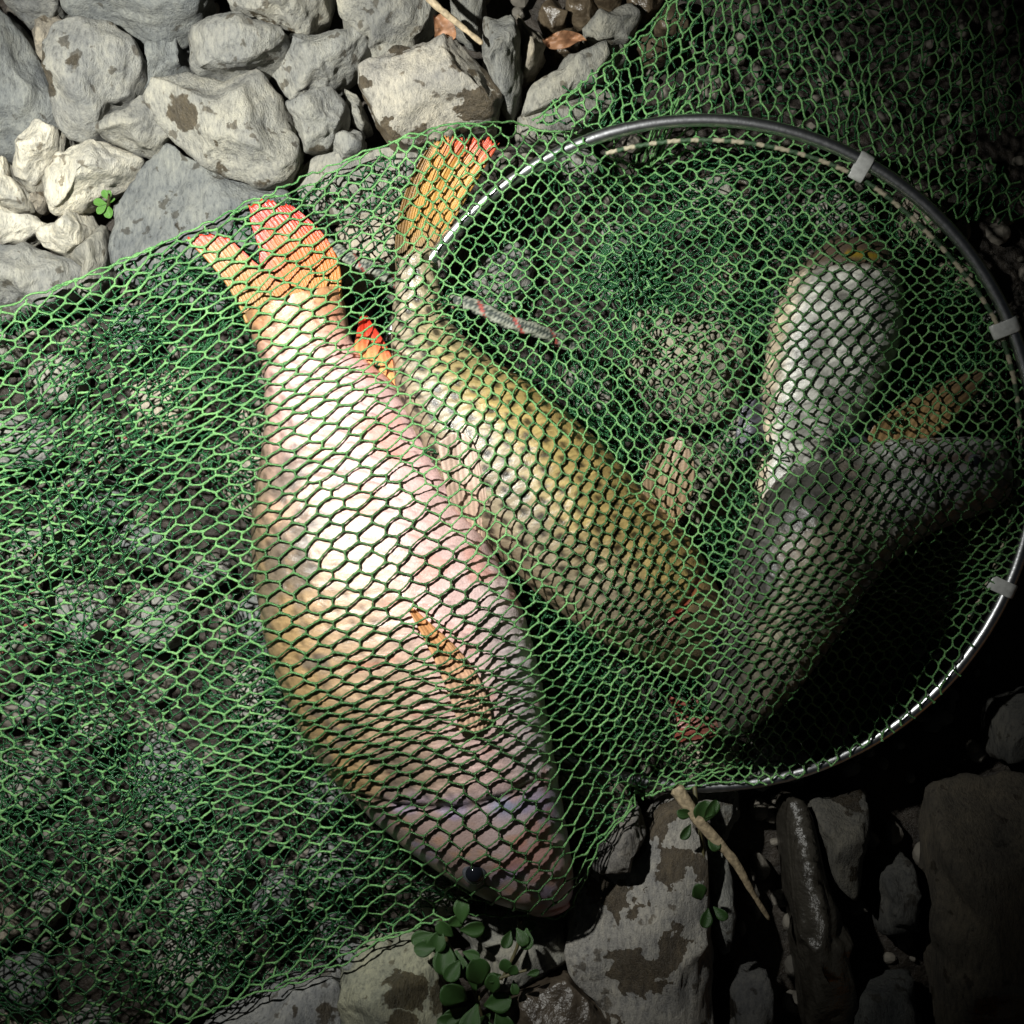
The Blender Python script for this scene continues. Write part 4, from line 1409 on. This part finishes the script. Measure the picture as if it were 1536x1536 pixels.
def keep_out(x, y):
    c = np.zeros(x.shape, bool)
    n = len(EDGE)
    for i in range(n):
        x0, y0 = EDGE[i]; x1, y1 = EDGE[(i + 1) % n]
        if y0 == y1:
            continue
        c ^= ((y0 > y) != (y1 > y)) & (x < (x1 - x0) * (y - y0) / (y1 - y0) + x0)
    out = np.hypot(x - RC[0], y - RC[1]) > RR - 4
    up = (y < 640)
    return (c | ((np.hypot(x - RC[0], y - RC[1]) < RR + 120) & (x > 930) & up & (y < 330))) & out


H_OUT = membrane(H_ROCK + 0.003, np.ones_like(mask), H_ROCK, it=120, g=0.00003)


def fout(x, y, px, py):
    d = np.clip((np.hypot(px - RC[0], py - RC[1]) - RR) / 120.0, 0, 1)
    ha = np.arctan2(py - RC[1], px - RC[0])
    hz = 0.048 + 0.020 * np.cos(ha) - 0.026 * np.sin(ha)
    z = sample(H_OUT, x, y) + 0.006 + 0.007 * n2(px, py, 90, 77, 2)
    return hz * (1 - d) + z * d


sheet('outer_mesh', crumple_map(20, 22, 0.30, 820, -330, 22, 150, 181), 84, 66, keep_out, fout, 0.00055, 71, segs=4, sides=5, mat=M_NET, jit=1.5)
fold_cord(EDGE[0:6], fout, 'fold_edge', 0.0005, 11, M_NET)
sheet('outer_mesh', crumple_map(24, 18, 0.9, 1100, -420, 40, 110, 191), 60, 62, keep_out, lambda x, y, px, py: fout(x, y, px, py) - 0.009, 0.00050, 81)

# ------------------------------------------------------------------ plants, sticks, leaves
def leaf_mesh(L_, W_, name):
    n, m = 11, 7
    V = []
    for i in range(n):
        s = i / (n - 1)
        wd = W_ * 1.25 * math.sqrt(max(0.0, 1 - ((s - 0.60) / 0.41) ** 2)) if s > 0.6 else W_ * 1.25 * (0.12 + 0.88 * math.sin(math.pi / 2 * s / 0.6) ** 1.4)
        for j in range(m):
            q = j / (m - 1) * 2 - 1
            V.append((s * L_, q * wd, 0.10 * L_ * math.sin(s * 2.4) + 0.35 * abs(q) ** 1.5 * wd))
    V = np.array(V)
    top = V.copy(); bot = V.copy(); bot[:, 2] -= 0.0007
    F = grid_faces(n, m)
    idx = np.arange(n * m).reshape(n, m)
    loop = np.concatenate([idx[0, :], idx[1:, -1], idx[-1, -2::-1], idx[-2:0:-1, 0]])
    l2 = np.roll(loop, -1)
    return np.concatenate([top, bot]), np.concatenate([F, F[:, ::-1] + n * m, np.stack([loop, loop + n * m, l2 + n * m, l2], -1)])


LV, LF = leaf_mesh(1.0, 0.26, 'leaf')
leaf_me = {}


def leaf(root, px, py, z, ang, size, mat, pitch=0.3, roll=0.0, wide=1.0):
    key = mat.name
    if key not in leaf_me:
        tmp = link_mesh('leaf', LV, LF, mat)
        leaf_me[key] = tmp.data
        bpy.data.objects.remove(tmp)
    o = bpy.data.objects.new('leaf', leaf_me[key])
    col.objects.link(o)
    o.parent = root
    o.location = Vector(at(px, py, z)) - root.location
    o.rotation_euler = (roll, -pitch, ang)
    o.scale = (size, size * wide, size)
    return o


def plant(name, label, base, stems, leaves, mat, zs):
    r = empty(name, at(base[0], base[1], zs[0]))
    tag(r, label, 'plant')
    for pts in stems:
        P = resample(np.array(pts, float), 24)
        W = np.array([at(*p) for p in P])
        V, F, _, _ = tube(W, np.linspace(0.0014, 0.0008, 24), 8)
        link_mesh('stem', V, F, M_STEM, parent=r)
    for (x, y, z, a, s, p) in leaves:
        leaf(r, x, y, z, math.radians(a), s * S, mat, p, random.uniform(-0.3, 0.3), random.uniform(0.9, 1.25))
    return r


plant('green_sprig', 'tiny bright green sprig sprouting beside the white stones', (160, 306), [[(162, 320, 0.0), (163, 305, 0.02), (164, 292, 0.032)]],
      [(161, 306, 0.020, 175, 20, 0.2), (162, 302, 0.023, 70, 17, 0.3), (160, 308, 0.020, 225, 19, 0.1), (163, 309, 0.018, 280, 20, 0.1), (163, 300, 0.024, 115, 16, 0.3), (164, 304, 0.023, 20, 13, 0.4)],
      M_LEAFY, (0.0, 0.03))
lv = []
for (x, y, a, s) in [(650, 1400, 200, 34), (662, 1392, 250, 36), (672, 1388, 40, 34), (692, 1386, 85, 40), (690, 1395, 10, 36), (668, 1412, 265, 46), (655, 1420, 180, 34), (684, 1425, 280, 40),
                     (694, 1428, -8, 28), (720, 1478, 100, 52), (712, 1486, 80, 44), (700, 1500, 140, 50), (716, 1506, 250, 50), (738, 1490, 85, 36), (726, 1508, 20, 44), (745, 1512, -70, 46),
                     (735, 1520, 225, 38), (700, 1512, 200, 40), (760, 1460, 100, 24), (764, 1462, 60, 22), (752, 1462, 190, 22), (790, 1462, 20, 20), (770, 1470, 280, 22),
                     (766, 1396, 240, 26), (775, 1392, 300, 28), (790, 1392, 270, 30), (780, 1390, 20, 26), (690, 1440, 230, 34), (680, 1405, 130, 34), (728, 1530, 300, 40), (690, 1532, 170, 36)]:
    lv.append((x, y, 0.036 + random.uniform(0, 0.014), a, s, random.uniform(-0.1, 0.4)))
plant('leafy_plant', 'low leafy plant with thick oval dark green leaves between the lower stones', (700, 1500),
      [[(660, 1380, 0.036), (674, 1420, 0.034), (700, 1460, 0.032), (716, 1500, 0.03), (730, 1550, 0.02)], [(716, 1500, 0.03), (745, 1470, 0.038), (790, 1455, 0.040)], [(780, 1380, 0.036), (776, 1420, 0.03), (752, 1470, 0.03)]],
      lv, M_LEAF, (0.0, 0.03))
lv = [(x, y, 0.046 + random.uniform(0, 0.008), a, s, random.uniform(0, 0.3)) for (x, y, a, s) in
      [(1048, 1236, 75, 40), (1056, 1228, 60, 34), (1040, 1222, 165, 26), (1036, 1236, 230, 26), (1062, 1252, 300, 26), (1052, 1350, 110, 30), (1062, 1362, 250, 28), (1070, 1360, 320, 26)]]
plant('leafy_plant', 'small oval-leaved plant growing beside the broken stick', (1050, 1250), [[(1042, 1180, 0.036), (1046, 1220, 0.042), (1056, 1290, 0.038), (1062, 1370, 0.030)]], lv, M_LEAF, (0.0, 0.03))


def stick(name, label, pts, r0, r1, mat, cat):
    P = resample(np.array(pts, float), 60)
    W = np.array([at(*p) for p in P])
    rad = np.linspace(r0, r1, 60) * (1 + 0.14 * vnoise(np.stack([np.arange(60) * 0.35, np.zeros(60), np.zeros(60)], -1), 3))
    rad[0] *= 0.5; rad[-1] *= 0.3
    V, F, _, _ = tube(W, rad, 10, lobes=3, twist=30, lobe_amp=0.12)
    o = link_mesh(name, V, F, mat, origin=W[0])
    return tag(o, label, cat)


stick('broken_stick', 'pale broken stick pointing from the net into the dark stones', [(1014, 1180, 0.050), (1050, 1232, 0.050), (1100, 1290, 0.048), (1126, 1335, 0.045), (1154, 1380, 0.040)], 0.0040, 0.0012, M_STRAW, 'stick')
stick('dry_stalk', 'thin dry straw stalk lying across the stones above the stained block', [(630, -20, 0.060), (652, 6, 0.062), (690, 38, 0.056), (724, 66, 0.058)], 0.0022, 0.0014, M_STRAW, 'stalk')


def dry_leaf(label, pts_ribs, z):
    R = np.array(pts_ribs, float)
    A = resample(R.reshape(len(R), -1), 24).reshape(24, -1, 2)
    t = np.linspace(0, 1, 10)
    P = A[:, 0][:, None] * (1 - t)[None, :, None] + A[:, 1][:, None] * t[None, :, None]
    zz = z + 0.004 * n2(P[..., 0], P[..., 1], 14, 7, 3) + 0.006 * np.abs(t - 0.5)[None]
    f = (HC - zz) / (HC - ZR) * S
    top = np.stack([(P[..., 0] - 768) * f, (768 - P[..., 1]) * f, zz], -1).reshape(-1, 3)
    bot = top - np.array([0, 0, 0.0007])
    F = grid_faces(24, 10)
    o = link_mesh('dry_leaf', np.concatenate([top, bot]), np.concatenate([F, F[:, ::-1] + 240]), M_DRYLEAF, origin=top.mean(0))
    tag(o, label, 'leaf')


dry_leaf('curled red-brown dead leaf under the straw stalk', [[(650, 22), (652, 24)], [(652, 48), (668, 20)], [(652, 58), (682, 40)], [(660, 60), (684, 54)], [(678, 62), (680, 60)]], 0.044)
dry_leaf('dark brown soaked leaf among the wet pebbles', [[(812, 58), (814, 60)], [(824, 72), (842, 46)], [(848, 72), (868, 50)], [(868, 62), (880, 60)]], 0.034)
print('stones', STONES, 'tris', sum(len(o.data.polygons) * (2 if len(o.data.polygons[0].vertices) == 4 else 1) for o in bpy.data.objects if o.type == 'MESH'))
